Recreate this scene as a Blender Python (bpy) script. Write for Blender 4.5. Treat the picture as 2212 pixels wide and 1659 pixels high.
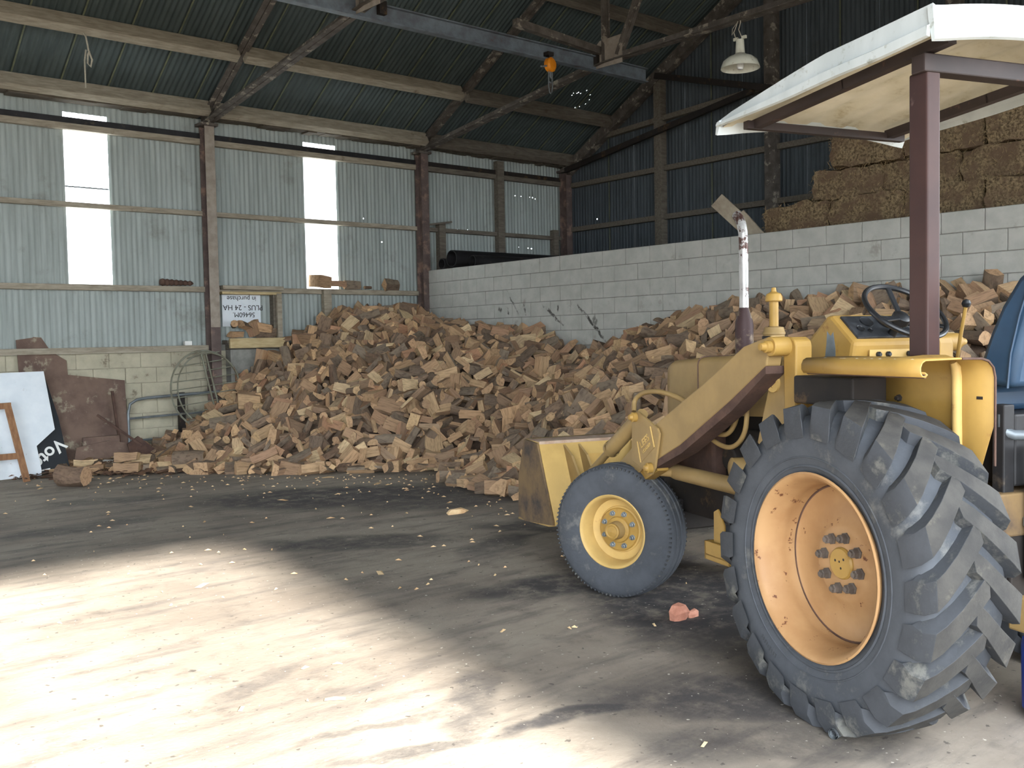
import bpy, math, random
import numpy as np
from mathutils import Vector, Matrix

for o in list(bpy.data.objects): bpy.data.objects.remove(o)
S = bpy.context.scene
COL = S.collection
R = math.radians
random.seed(7); rng = np.random.default_rng(7)

# ---------------------------------------------------------------- camera
W_PX, H_PX, F_PX = 2212, 1659, 2110.0
YAW, PIT, ROL = R(49.892), R(-2.681), R(-1.098)
cam_d = bpy.data.cameras.new('camera'); cam = bpy.data.objects.new('camera', cam_d); COL.objects.link(cam)
cam_d.sensor_fit = 'HORIZONTAL'; cam_d.sensor_width = 36.0; cam_d.lens = 36.0*F_PX/W_PX
cam_d.clip_start = .05; cam_d.clip_end = 300
fw = Vector((math.cos(YAW)*math.cos(PIT), math.sin(YAW)*math.cos(PIT), math.sin(PIT)))
rt = Vector((math.sin(YAW), -math.cos(YAW), 0)); up = rt.cross(fw)
rt2 = math.cos(ROL)*rt + math.sin(ROL)*up; up2 = -math.sin(ROL)*rt + math.cos(ROL)*up
CAMP = Vector((0, 0, 1.65))
cam.matrix_world = Matrix(((rt2.x, up2.x, -fw.x, CAMP.x), (rt2.y, up2.y, -fw.y, CAMP.y), (rt2.z, up2.z, -fw.z, CAMP.z), (0, 0, 0, 1)))
S.camera = cam

# ---------------------------------------------------------------- sky, sun, exposure
w = bpy.data.worlds.new('sky'); S.world = w; w.use_nodes = True
bg = w.node_tree.nodes['Background']; bg.inputs[0].default_value = (.86, .93, 1.0, 1); bg.inputs[1].default_value = 10.0
sd = bpy.data.lights.new('sun', 'SUN'); sd.energy = 19; sd.angle = R(2.8); sd.color = (1, .97, .91)
so = bpy.data.objects.new('sun', sd); COL.objects.link(so)
SUNDIR = Vector((.115, 1.0, -.528)).normalized()
so.rotation_euler = SUNDIR.to_track_quat('-Z', 'Y').to_euler()
vs = S.view_settings; vs.view_transform = 'Standard'; vs.look = 'None'; vs.gamma = 1; vs.use_curve_mapping = False
vs.exposure = 0.66

# ---------------------------------------------------------------- materials
MATS = {}
def hexlin(r, g, b):
    f = lambda c: (c/255/12.92) if c/255 <= .04045 else ((c/255+.055)/1.055)**2.4
    return (f(r), f(g), f(b), 1)
class NT:
    def __init__(s, name):
        s.m = bpy.data.materials.new(name); s.m.use_nodes = True; s.t = s.m.node_tree; s.n = s.t.nodes; s.l = s.t.links
        s.b = s.n['Principled BSDF']; s.out = s.n['Material Output']
    def node(s, typ, **kw):
        n = s.n.new(typ)
        for k, v in kw.items():
            if k.startswith('i_'): n.inputs[int(k[2:]) if k[2:].isdigit() else k[2:]].default_value = v
            else: setattr(n, k, v)
        return n
    def link(s, a, b): s.l.new(a, b)
    def pos(s, scale=(1, 1, 1), src='world'):
        if src == 'world': o = s.node('ShaderNodeNewGeometry').outputs['Position']
        elif src == 'attr': o = s.node('ShaderNodeAttribute', attribute_name='loc').outputs['Vector']
        else: o = s.node('ShaderNodeTexCoord').outputs['Object']
        m = s.node('ShaderNodeMapping'); m.inputs['Scale'].default_value = scale; s.link(o, m.inputs['Vector']); return m.outputs[0]
    def noise(s, vec, scale, detail=4, rough=.6):
        n = s.node('ShaderNodeTexNoise'); n.inputs['Scale'].default_value = scale; n.inputs['Detail'].default_value = detail
        n.inputs['Roughness'].default_value = rough; s.link(vec, n.inputs['Vector']); return n.outputs['Fac']
    def ramp(s, fac, lo, hi):
        n = s.node('ShaderNodeMapRange', interpolation_type='SMOOTHSTEP'); n.inputs['From Min'].default_value = lo; n.inputs['From Max'].default_value = hi
        s.link(fac, n.inputs['Value']); return n.outputs[0]
    def mix(s, fac, a, b, bt='MIX'):
        n = s.node('ShaderNodeMix', data_type='RGBA', blend_type=bt)
        for k, v in ((0, fac), (6, a), (7, b)):
            if hasattr(v, 'is_output'): s.link(v, n.inputs[k])
            else: n.inputs[k].default_value = v
        return n.outputs[2]
    def math(s, op, a, b=0.0):
        n = s.node('ShaderNodeMath', operation=op)
        for k, v in ((0, a), (1, b)):
            if hasattr(v, 'is_output'): s.link(v, n.inputs[k])
            else: n.inputs[k].default_value = v
        return n.outputs[0]
    def bump(s, h, strength=.3, dist=.01):
        n = s.node('ShaderNodeBump'); n.inputs['Strength'].default_value = strength; n.inputs['Distance'].default_value = dist
        s.link(h, n.inputs['Height']); s.link(n.outputs[0], s.b.inputs['Normal'])
def pmat(name, c1, c2, scale=6, rough=.7, metal=0.0, lo=.35, hi=.65, dirt=None, dscale=3, dlo=.6, dhi=.7, bump=0, bscale=60, stretch=(1, 1, 1), src='world', spec=.3):
    t = NT(name); v = t.pos(stretch, src)
    col = t.mix(t.ramp(t.noise(v, scale), lo, hi), c1, c2)
    if dirt:
        v2 = t.pos((1, 1, 1), src)
        col = t.mix(t.ramp(t.noise(v2, dscale, 6, .7), dlo, dhi), col, dirt)
    t.link(col, t.b.inputs['Base Color']); t.b.inputs['Roughness'].default_value = rough; t.b.inputs['Metallic'].default_value = metal
    t.b.inputs['Specular IOR Level'].default_value = spec
    if bump: t.bump(t.noise(v, bscale, 5), bump)
    MATS[name] = t.m; return t.m
h = hexlin
RUST = h(92, 58, 42)
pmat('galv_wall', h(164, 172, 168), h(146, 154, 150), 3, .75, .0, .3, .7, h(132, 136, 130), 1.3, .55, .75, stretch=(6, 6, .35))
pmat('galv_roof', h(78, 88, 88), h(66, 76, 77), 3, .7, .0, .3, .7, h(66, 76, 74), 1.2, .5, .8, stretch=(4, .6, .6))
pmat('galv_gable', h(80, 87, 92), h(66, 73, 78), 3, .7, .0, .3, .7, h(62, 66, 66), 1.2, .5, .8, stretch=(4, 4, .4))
pmat('lap_edge', h(110, 114, 92), h(90, 96, 82), 5, .7)
pmat('steel_red', h(104, 90, 85), h(88, 76, 73), 5, .7, 0, .35, .65, h(140, 116, 104), 4, .5, .65, .15)
pmat('steel_dusty', h(160, 150, 138), h(136, 126, 116), 8, .8, 0, .3, .7, h(122, 96, 86), 3, .62, .72, .15)
pmat('steel_rust', h(98, 92, 86), h(78, 72, 67), 7, .8, 0, .35, .65, h(146, 138, 126), 6, .56, .62, .2)
pmat('beam_blue', h(112, 122, 130), h(88, 92, 98), 5, .6, .2, .3, .7, h(96, 74, 62), 5, .62, .72)
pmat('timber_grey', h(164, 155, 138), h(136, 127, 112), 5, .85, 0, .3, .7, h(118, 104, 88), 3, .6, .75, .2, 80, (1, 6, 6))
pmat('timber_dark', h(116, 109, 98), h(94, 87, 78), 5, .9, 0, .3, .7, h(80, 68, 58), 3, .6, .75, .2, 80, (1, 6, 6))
pmat('timber_new', h(196, 178, 138), h(172, 152, 112), 5, .85, 0, .3, .7, h(140, 122, 92), 3, .64, .75, .2, 80, (1, 6, 6))
pmat('block', h(178, 177, 170), h(164, 164, 157), 5, .9, 0, .3, .7, h(146, 143, 134), 2.2, .58, .72, .35, 130)
pmat('mortar_cream', h(168, 162, 144), h(152, 146, 130), 9, .95, bump=.4)
pmat('nut', h(108, 98, 90), h(84, 76, 70), 12, .6, .2)
pmat('block_cream', h(186, 180, 158), h(168, 162, 142), 5, .9, 0, .3, .7, h(122, 114, 98), 5, .6, .70, .35, 130)
pmat('mortar', h(140, 139, 133), h(126, 125, 119), 9, .95, bump=.4)
pmat('yellow', h(164, 130, 66), h(150, 118, 60), 4, .5, 0, .35, .65, h(122, 86, 48), 7, .60, .74, .05, 200, src='object')
pmat('yellow_dull', h(152, 126, 82), h(138, 114, 74), 4, .55, 0, .35, .65, h(140, 106, 64), 8, .64, .74, .06, 200, src='object')
pmat('yellow_pale', h(192, 160, 98), h(178, 148, 90), 4, .55, 0, .35, .65, h(150, 112, 66), 7, .64, .72, .06, 200, src='object')
pmat('rim_orange', h(166, 130, 90), h(154, 117, 79), 5, .55, 0, .35, .65, h(92, 56, 36), 15, .618, .66, .06, 200, src='object')
pmat('bucket_dark', h(118, 96, 66), h(84, 70, 58), 4, .7, .2, .35, .65, h(52, 48, 48), 4, .5, .7, .1, src='object')
pmat('rust', h(92, 70, 60), h(74, 56, 49), 6, .85, 0, .35, .65, h(70, 52, 46), 5, .55, .7, .25)
pmat('dusty_rust', h(158, 138, 120), h(136, 112, 94), 8, .9, 0, .35, .65, h(120, 84, 62), 7, .58, .7)
pmat('rust_plate', h(118, 98, 86), h(98, 80, 72), 3, .85, 0, .35, .65, h(150, 140, 122), 4.5, .56, .66, .2)
pmat('tyre', h(74, 77, 82), h(60, 63, 68), 5, .8, 0, .3, .7, h(98, 98, 96), 5, .53, .70, .2, 60, src='object')
pmat('lug', h(66, 68, 72), h(54, 56, 59), 6, .8, 0, .3, .7, h(100, 99, 94), 6, .52, .68, .3, 40)
pmat('lug_top', h(64, 62, 59), h(48, 47, 46), 9, .85, 0, .3, .7, h(86, 82, 74), 5, .56, .7, .35, 30)
pmat('black_metal', h(44, 44, 46), h(34, 33, 34), 5, .55, .2, .3, .7, h(74, 66, 58), 6, .58, .7)
pmat('engine', h(48, 42, 38), h(36, 33, 32), 6, .7, .1, .3, .7, h(84, 66, 48), 5, .56, .68)
pmat('brown_steel', h(58, 48, 46), h(46, 39, 38), 4, .5, .1, .3, .7, h(110, 76, 66), 6, .6, .72)
pmat('rops_red', h(66, 46, 43), h(54, 38, 37), 3, .55, 0, .3, .7, h(104, 86, 82), 3, .62, .72)
pmat('chrome_peel', h(186, 186, 184), h(150, 148, 146), 8, .4, .4, .3, .7, h(74, 52, 46), 9, .49, .55)
pmat('muffler', h(150, 136, 112), h(112, 96, 82), 8, .6, .2, .3, .7, h(62, 46, 46), 6, .44, .56)
pmat('black_plastic', h(30, 32, 36), h(24, 26, 30), 8, .4, spec=.5)
pmat('dash_black', h(58, 60, 64), h(40, 42, 46), 20, .35, 0, .4, .6, h(150, 150, 150), 30, .72, .74, spec=.5)
pmat('vinyl_blue', h(44, 70, 94), h(36, 58, 80), 3, .5, bump=.08, bscale=250, spec=.5)
pmat('blue_plastic', h(28, 66, 170), h(22, 54, 150), 3, .4, spec=.5)
pmat('fibreglass', h(200, 206, 206), h(184, 191, 191), 5, .5, 0, .3, .7, h(146, 148, 138), 10, .57, .72, stretch=(1, 1, .3))
pmat('fibreglass_in', h(222, 214, 192), h(206, 198, 172), 5, .7, 0, .3, .7, h(180, 166, 134), 5, .56, .72)
pmat('white_enamel', h(222, 222, 208), h(204, 202, 186), 7, .4, 0, .3, .7, h(160, 150, 126), 14, .6, .7)
pmat('white_panel', h(226, 232, 236), h(212, 220, 226), 3, .6, 0, .3, .7, h(150, 138, 116), 14, .66, .74)
pmat('white_paint', h(238, 238, 234), h(226, 226, 222), 3, .6)
pmat('sign_black', h(34, 38, 42), h(28, 32, 36), 3, .5)
pmat('frame_brown', h(150, 112, 80), h(128, 92, 66), 5, .8, bump=.15, stretch=(6, 6, 1))
pmat('steel_grey', h(128, 134, 138), h(104, 110, 112), 7, .5, .4, .3, .7, h(92, 80, 66), 8, .6, .7)
pmat('light_pipe', h(112, 120, 126), h(98, 105, 110), 7, .45, .3)
pmat('feeder', h(136, 138, 124), h(116, 112, 96), 7, .7, .2, .3, .7, h(104, 80, 62), 8, .6, .7)
pmat('hoist_orange', h(226, 140, 30), h(206, 122, 24), 7, .4)
pmat('rope', h(188, 184, 170), h(166, 160, 146), 20, .9)
pmat('heap_core', h(104, 86, 72), h(76, 62, 52), 8, .95, bump=.4, bscale=20)
pmat('bark_litter', h(112, 84, 64), h(74, 56, 46), 8, .95)
pmat('chip', h(214, 186, 144), h(186, 150, 110), 8, .9)
pmat('stone_red', h(196, 140, 118), h(168, 112, 92), 12, .9, bump=.3)
pmat('plank_grey', h(160, 150, 132), h(132, 120, 104), 4, .9, 0, .3, .7, h(112, 98, 82), 4, .58, .7, .2, 60)
pmat('blocker_grey', h(110, 112, 108), h(92, 96, 92), 2, .9)

WH = [(10.727, 14.3, 4.669), (10.885, 14.3, 4.663), (11.04, 14.3, 4.664), (11.428, 14.3, 4.68), (11.576, 14.3, 4.687), (12.215, 14.3, 4.368), (12.365, 14.3, 4.369), (12.59, 14.3, 4.369), (12.659, 14.3, 4.365), (12.723, 14.3, 4.344), (10.815, 14.3, 3.645), (11.054, 14.3, 3.653), (11.445, 14.3, 3.625), (11.672, 14.3, 3.618), (11.898, 14.3, 3.614), (12.285, 14.3, 3.396), (12.521, 14.3, 3.386), (12.604, 14.3, 3.378), (9.186, 14.3, 3.341), (8.831, 14.3, 3.72)]
GH = [(13.54, 13.427, 3.917)]
RH = [(12.196, 12.673, 5.931), (12.178, 12.617, 5.963), (12.255, 12.609, 5.967), (12.281, 12.592, 5.976), (12.336, 12.599, 5.973), (12.4, 12.512, 6.021), (12.562, 12.587, 5.979), (12.637, 12.686, 5.924), (12.64, 12.787, 5.867), (12.563, 12.863, 5.825), (12.485, 12.902, 5.803)]
def punch(matname, pts, r):
    m = MATS[matname]; t = NT.__new__(NT); t.m = m; t.t = m.node_tree; t.n = t.t.nodes; t.l = t.t.links; t.b = t.n['Principled BSDF']; t.out = t.n['Material Output']
    p = t.node('ShaderNodeNewGeometry').outputs['Position']; acc = None
    for q in pts:
        d = t.node('ShaderNodeVectorMath', operation='DISTANCE'); t.link(p, d.inputs[0]); d.inputs[1].default_value = q
        acc = d.outputs['Value'] if acc is None else t.math('MINIMUM', acc, d.outputs['Value'])
    fac = t.math('LESS_THAN', acc, r); tr = t.node('ShaderNodeBsdfTransparent'); mx = t.node('ShaderNodeMixShader')
    t.link(fac, mx.inputs[0]); t.link(t.b.outputs[0], mx.inputs[1]); t.link(tr.outputs[0], mx.inputs[2]); t.link(mx.outputs[0], t.out.inputs[0])
punch('galv_wall', WH, .010); punch('galv_gable', GH, .013); punch('galv_roof', RH, .010)
def seg_mask(t, vec, segs):
    dark = None
    for (a, b, hw, k) in segs:
        a = Vector(a); b = Vector(b); u = (b-a); L = u.length/2+1e-6; u.normalize(); pp = Vector((0, -u.z, u.y)) if abs(u.x) < 1e-4 else Vector((-u.y, u.x, 0))
        s1 = t.node('ShaderNodeVectorMath', operation='SUBTRACT'); t.link(vec, s1.inputs[0]); s1.inputs[1].default_value = (a+b)/2
        d1 = t.node('ShaderNodeVectorMath', operation='DOT_PRODUCT'); t.link(s1.outputs[0], d1.inputs[0]); d1.inputs[1].default_value = u/(L+hw)
        d2 = t.node('ShaderNodeVectorMath', operation='DOT_PRODUCT'); t.link(s1.outputs[0], d2.inputs[0]); d2.inputs[1].default_value = pp/hw
        q = t.math('ADD', t.math('POWER', t.math('ABSOLUTE', d1.outputs['Value']), 2.0), t.math('POWER', t.math('ABSOLUTE', d2.outputs['Value']), 2.0))
        m = t.math('MULTIPLY', t.ramp(q, 1.25, .25), k); dark = m if dark is None else t.math('MAXIMUM', dark, m)
    return dark
def smear(matname, segs, col):
    m = MATS[matname]; t = NT.__new__(NT); t.m = m; t.t = m.node_tree; t.n = t.t.nodes; t.l = t.t.links; t.b = t.n['Principled BSDF']; t.out = t.n['Material Output']
    p = t.node('ShaderNodeNewGeometry').outputs['Position']; nz = t.node('ShaderNodeTexNoise'); nz.inputs['Scale'].default_value = 9; t.link(p, nz.inputs['Vector'])
    sb_ = t.node('ShaderNodeVectorMath', operation='SUBTRACT'); t.link(nz.outputs['Color'], sb_.inputs[0]); sb_.inputs[1].default_value = (.5, .5, .5)
    sc2 = t.node('ShaderNodeVectorMath', operation='SCALE'); sc2.inputs[3].default_value = .09; t.link(sb_.outputs[0], sc2.inputs[0]); ad = t.node('ShaderNodeVectorMath', operation='ADD'); t.link(p, ad.inputs[0]); t.link(sc2.outputs[0], ad.inputs[1])
    f = t.math('MULTIPLY', seg_mask(t, ad.outputs[0], segs), t.ramp(t.noise(p, 14, 4), .38, .55)); old = t.b.inputs['Base Color'].links[0].from_socket
    t.link(t.mix(f, old, col), t.b.inputs['Base Color'])
XW = 9.96
smear('block', [((XW, 11.068, 2.152), (XW, 10.604, 1.812), .025, .9), ((XW, 10.378, 2.179), (XW, 9.711, 1.563), .03, .95), ((XW, 11.928, 2.427), (XW, 11.635, 2.015), .016, .7), ((XW, 10.748, 2.126), (XW, 10.75, 2.043), .02, .9), ((XW, 11.914, 2.133), (XW, 11.883, 2.022), .022, .9), ((XW, 11.52, 2.155), (XW, 11.469, 2.01), .025, .9), ((XW, 12.1, 2.12), (XW, 12.09, 2.08), .04, .8), ((XW, 9.98, 1.95), (XW, 9.95, 1.85), .05, .7)], h(62, 60, 56))

def wood_mat(name, cols, axis_scale=(3, 26, 26), dark=h(84, 66, 52), dk=.55, end=False):
    t = NT(name); g = t.node('ShaderNodeNewGeometry'); cr = t.node('ShaderNodeValToRGB')
    cr.color_ramp.interpolation = 'LINEAR'; e = cr.color_ramp.elements
    while len(e) < len(cols): e.new(.5)
    for i, c in enumerate(cols): e[i].position = i/(len(cols)-1); e[i].color = c
    t.link(g.outputs['Random Per Island'], cr.inputs[0])
    off = t.math('MULTIPLY', g.outputs['Random Per Island'], 37.0)
    v = t.pos(axis_scale, 'attr'); add = t.node('ShaderNodeVectorMath', operation='ADD'); t.link(v, add.inputs[0])
    comb = t.node('ShaderNodeCombineXYZ'); t.link(off, comb.inputs[0]); t.link(off, comb.inputs[1]); t.link(comb.outputs[0], add.inputs[1])
    n1 = t.noise(add.outputs[0], 2.2, 5, .65); f = t.ramp(n1, .42, .72)
    col = t.mix(t.math('MULTIPLY', f, dk), cr.outputs[0], dark)
    n2 = t.noise(t.pos((1, 1, 1)), 9, 3); col = t.mix(t.math('MULTIPLY', t.ramp(n2, .5, .7), .25), col, h(150, 124, 98))
    t.link(col, t.b.inputs['Base Color']); t.b.inputs['Roughness'].default_value = .9; t.b.inputs['Specular IOR Level'].default_value = .15
    t.bump(n1, .5, .012); MATS[name] = t.m
wood_mat('wood_split', [h(146, 122, 100), h(170, 140, 110), h(140, 116, 96), h(196, 160, 122), h(156, 128, 102), h(184, 140, 110), h(150, 126, 104), h(212, 186, 146), h(164, 134, 106), h(142, 114, 92), h(180, 148, 114), h(226, 200, 158)])
wood_mat('wood_end', [h(162, 134, 106), h(210, 174, 132), h(174, 140, 110), h(196, 166, 126), h(152, 124, 100)], (8, 14, 14))
wood_mat('wood_bark', [h(124, 104, 88), h(142, 120, 100), h(110, 94, 80), h(132, 118, 102), h(108, 86, 70)], (6, 16, 16), h(56, 46, 42), .6)

def hay_mat():
    t = NT('hay'); v = t.pos((1, 1, 1)); a = t.noise(v, 34, 6, .75); b = t.noise(v, 5, 4)
    c = t.mix(t.ramp(a, .35, .65), h(84, 72, 56), h(170, 148, 116)); c = t.mix(t.ramp(b, .4, .65), c, h(118, 98, 80))
    t.link(c, t.b.inputs['Base Color']); t.b.inputs['Roughness'].default_value = 1; t.b.inputs['Specular IOR Level'].default_value = 0
    t.bump(a, .9, .03); MATS['hay'] = t.m
hay_mat(); pmat('straw', h(184, 160, 118), h(140, 116, 84), 30, .9)

def glow_sheet():
    t = NT('translucent_sheet'); tr = t.node('ShaderNodeBsdfTranslucent'); tr.inputs[0].default_value = (.86, .9, .9, 1)
    df = t.node('ShaderNodeBsdfTransparent'); df.inputs[0].default_value = (.9, .93, .93, 1)
    mx = t.node('ShaderNodeMixShader'); mx.inputs[0].default_value = .25; t.link(tr.outputs[0], mx.inputs[1]); t.link(df.outputs[0], mx.inputs[2])
    t.link(mx.outputs[0], t.out.inputs[0]); MATS['translucent_sheet'] = t.m
glow_sheet()

def floor_mat():
    t = NT('floor_dirt'); v = t.pos((1, 1, 1))
    big = t.noise(v, .55, 6, .62); mid = t.noise(v, 3.0, 6, .7); fine = t.noise(v, 38, 5, .7)
    st = t.pos((.75, 3.2, 1)); streak = t.noise(st, 1.6, 5, .65)
    col = t.mix(t.ramp(big, .36, .66), h(150, 140, 127), h(122, 112, 101))
    col = t.mix(t.math('MULTIPLY', t.ramp(streak, .45, .72), .7), col, h(92, 86, 82))
    col = t.mix(t.math('MULTIPLY', t.ramp(mid, .52, .74), .55), col, h(82, 75, 70))
    warp = t.node('ShaderNodeVectorMath', operation='SCALE'); warp.inputs[3].default_value = .5
    nz = t.node('ShaderNodeTexNoise'); nz.inputs['Scale'].default_value = 1.7; nz.inputs['Detail'].default_value = 5; t.link(v, nz.inputs['Vector'])
    sub = t.node('ShaderNodeVectorMath', operation='SUBTRACT'); t.link(nz.outputs['Color'], sub.inputs[0]); sub.inputs[1].default_value = (.5, .5, .5)
    t.link(sub.outputs[0], warp.inputs[0]); wp = t.node('ShaderNodeVectorMath', operation='ADD'); t.link(v, wp.inputs[0]); t.link(warp.outputs[0], wp.inputs[1])
    dark = None
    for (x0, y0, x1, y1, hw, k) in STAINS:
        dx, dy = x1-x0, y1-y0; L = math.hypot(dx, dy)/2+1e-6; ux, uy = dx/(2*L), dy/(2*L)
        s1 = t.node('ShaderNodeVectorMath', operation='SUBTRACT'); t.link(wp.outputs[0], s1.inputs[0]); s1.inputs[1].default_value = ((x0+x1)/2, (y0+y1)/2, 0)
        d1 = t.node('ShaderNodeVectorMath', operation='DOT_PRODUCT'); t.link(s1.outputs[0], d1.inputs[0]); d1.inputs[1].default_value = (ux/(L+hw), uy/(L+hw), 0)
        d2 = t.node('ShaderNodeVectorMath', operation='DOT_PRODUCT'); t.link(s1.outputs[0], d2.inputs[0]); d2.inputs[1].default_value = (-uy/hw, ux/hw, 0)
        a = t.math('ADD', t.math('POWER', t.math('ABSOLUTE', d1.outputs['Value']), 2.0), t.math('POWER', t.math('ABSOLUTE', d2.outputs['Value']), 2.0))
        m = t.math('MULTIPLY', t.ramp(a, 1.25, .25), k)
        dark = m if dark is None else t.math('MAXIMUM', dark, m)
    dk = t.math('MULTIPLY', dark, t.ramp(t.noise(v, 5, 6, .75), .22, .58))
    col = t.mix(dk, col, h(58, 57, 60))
    speck = t.ramp(t.noise(v, 21, 3, .5), .66, .71); col = t.mix(t.math('MULTIPLY', speck, .7), col, h(70, 66, 62))
    wsp = t.ramp(t.noise(v, 30, 2, .5), .70, .74); col = t.mix(t.math('MULTIPLY', wsp, .6), col, h(214, 206, 190))
    t.link(col, t.b.inputs['Base Color']); t.b.inputs['Roughness'].default_value = .9; t.b.inputs['Specular IOR Level'].default_value = .2
    t.bump(t.math('ADD', t.math('MULTIPLY', fine, .35), mid), .35, .02); MATS['floor'] = t.m
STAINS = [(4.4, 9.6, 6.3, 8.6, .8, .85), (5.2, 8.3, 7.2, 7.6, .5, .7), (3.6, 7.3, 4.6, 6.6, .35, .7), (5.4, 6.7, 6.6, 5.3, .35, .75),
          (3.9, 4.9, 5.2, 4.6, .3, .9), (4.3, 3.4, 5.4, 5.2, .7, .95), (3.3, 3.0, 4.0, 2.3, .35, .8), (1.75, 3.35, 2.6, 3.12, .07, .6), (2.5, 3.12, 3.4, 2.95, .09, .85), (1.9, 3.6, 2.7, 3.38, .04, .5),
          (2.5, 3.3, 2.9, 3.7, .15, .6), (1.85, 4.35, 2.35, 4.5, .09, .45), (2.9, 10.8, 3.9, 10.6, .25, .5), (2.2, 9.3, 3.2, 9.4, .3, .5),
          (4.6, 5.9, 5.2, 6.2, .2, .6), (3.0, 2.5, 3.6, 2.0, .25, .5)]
floor_mat()

# ---------------------------------------------------------------- mesh helper
class MB:
    def __init__(s): s.v = []; s.f = []; s.mi = []; s.loc = None
    def add(s, vs, fs, mi=0):
        o = len(s.v); s.v += [tuple(p) for p in vs]; s.f += [tuple(i+o for i in f) for f in fs]; s.mi += [mi]*len(fs); return s
    def box(s, c, d, rot=None, mi=0):
        p = [Vector((x*d[0]/2, y*d[1]/2, z*d[2]/2)) for z in (-1, 1) for y in (-1, 1) for x in (-1, 1)]
        if rot is not None: p = [rot @ q for q in p]
        c = Vector(c); p = [q+c for q in p]
        return s.add(p, [(0, 2, 3, 1), (4, 5, 7, 6), (0, 1, 5, 4), (2, 6, 7, 3), (0, 4, 6, 2), (1, 3, 7, 5)], mi)
    def b2(s, lo, hi, mi=0): return s.box([(a+b)/2 for a, b in zip(lo, hi)], [abs(b-a) for a, b in zip(lo, hi)], None, mi)
    def bar(s, p0, p1, w, t, upv=(0, 0, 1), mi=0):
        p0 = Vector(p0); p1 = Vector(p1); d = (p1-p0); L = d.length; d.normalize(); u = Vector(upv)
        if abs(d.dot(u)) > .98: u = Vector((0, 1, 0))
        r = d.cross(u).normalized(); u = r.cross(d)
        return s.box((p0+p1)/2, (L, w, t), Matrix((d, r, u)).transposed(), mi)
    def prism(s, pts, vec, mi=0):
        n = len(pts); a = [Vector(p) for p in pts]; b = [p+Vector(vec) for p in a]
        nrm = Vector((0, 0, 0))
        for i in range(n): nrm += a[i].cross(a[(i+1) % n])
        if nrm.dot(Vector(vec)) > 0: a.reverse(); b.reverse()
        return s.add(a+b, [tuple(range(n)), tuple(range(2*n-1, n-1, -1))]+[(i, i+n, (i+1) % n+n, (i+1) % n) for i in range(n)], mi)
    def tube(s, pts, r, n=8, mi=0, caps=True):
        pts = [Vector(p) for p in pts]; m = len(pts); rr = r if isinstance(r, (list, tuple)) else [r]*m; vs = []; pu = None
        for i in range(m):
            d = (pts[min(i+1, m-1)]-pts[max(i-1, 0)]).normalized()
            if pu is None: pu = d.orthogonal().normalized()
            pu = (pu-d*pu.dot(d)).normalized(); q = d.cross(pu)
            vs += [pts[i]+(pu*math.cos(2*math.pi*k/n)+q*math.sin(2*math.pi*k/n))*rr[i] for k in range(n)]
        fs = [(i*n+k, i*n+(k+1) % n, (i+1)*n+(k+1) % n, (i+1)*n+k) for i in range(m-1) for k in range(n)]
        if caps: fs += [tuple(range(n-1, -1, -1)), tuple((m-1)*n+k for k in range(n))]
        return s.add(vs, fs, mi)
    def lathe(s, prof, n, c=(0, 0, 0), axis=(0, 0, 1), mi=0, closed=False):
        a = Vector(axis).normalized(); u = a.orthogonal().normalized(); q = a.cross(u); c = Vector(c); m = len(prof); vs = []
        for (r, hh) in prof: vs += [c+a*hh+(u*math.cos(2*math.pi*k/n)+q*math.sin(2*math.pi*k/n))*max(r, 1e-4) for k in range(n)]
        rng_ = range(m) if closed else range(m-1)
        return s.add(vs, [(i*n+k, i*n+(k+1) % n, ((i+1) % m)*n+(k+1) % n, ((i+1) % m)*n+k) for i in rng_ for k in range(n)], mi)
    def mesh(s, name, mats, smooth=35):
        me = bpy.data.meshes.new(name); me.from_pydata(s.v, [], s.f)
        for m in (mats if isinstance(mats, (list, tuple)) else [mats]): me.materials.append(MATS[m])
        if any(s.mi): me.polygons.foreach_set('material_index', s.mi)
        if s.loc is not None:
            a = me.attributes.new('loc', 'FLOAT_VECTOR', 'POINT'); a.data.foreach_set('vector', np.asarray(s.loc, dtype=np.float32).ravel())
        if smooth: me.shade_smooth(); me.set_sharp_from_angle(angle=R(smooth))
        me.validate(); me.update(); return me
    def build(s, name, mats, parent=None, smooth=35, bevel=0, loc=None):
        return link(name, s.mesh(name, mats, smooth), parent, bevel, loc)
def link(name, me, parent=None, bevel=0, loc=None):
    o = bpy.data.objects.new(name, me); COL.objects.link(o); o.parent = parent
    if loc is not None: o.location = loc
    if bevel:
        b = o.modifiers.new('bevel', 'BEVEL'); b.width = bevel; b.segments = 2; b.limit_method = 'ANGLE'; b.angle_limit = R(40)
    return o
def tag(o, label=None, cat=None, group=None, kind=None):
    if label: o['label'] = label
    if cat: o['category'] = cat
    if group: o['group'] = group
    if kind: o['kind'] = kind
    return o
def empty(name, loc=(0, 0, 0), rz=0):
    o = bpy.data.objects.new(name, None); COL.objects.link(o); o.location = loc; o.rotation_euler = (0, 0, rz); o.empty_display_size = .1; return o
def text_mesh(name, body, size, mat, extrude=.002, offset=0, align='CENTER'):
    cu = bpy.data.curves.new(name, 'FONT'); cu.body = body; cu.size = size; cu.extrude = extrude; cu.offset = offset; cu.align_x = align; cu.align_y = 'CENTER'
    o = bpy.data.objects.new(name, cu); COL.objects.link(o); bpy.context.view_layer.update()
    me = bpy.data.meshes.new_from_object(o.evaluated_get(bpy.context.evaluated_depsgraph_get()))
    bpy.data.objects.remove(o); bpy.data.curves.remove(cu); me.materials.clear(); me.materials.append(MATS[mat]); me.name = name; return me

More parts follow.
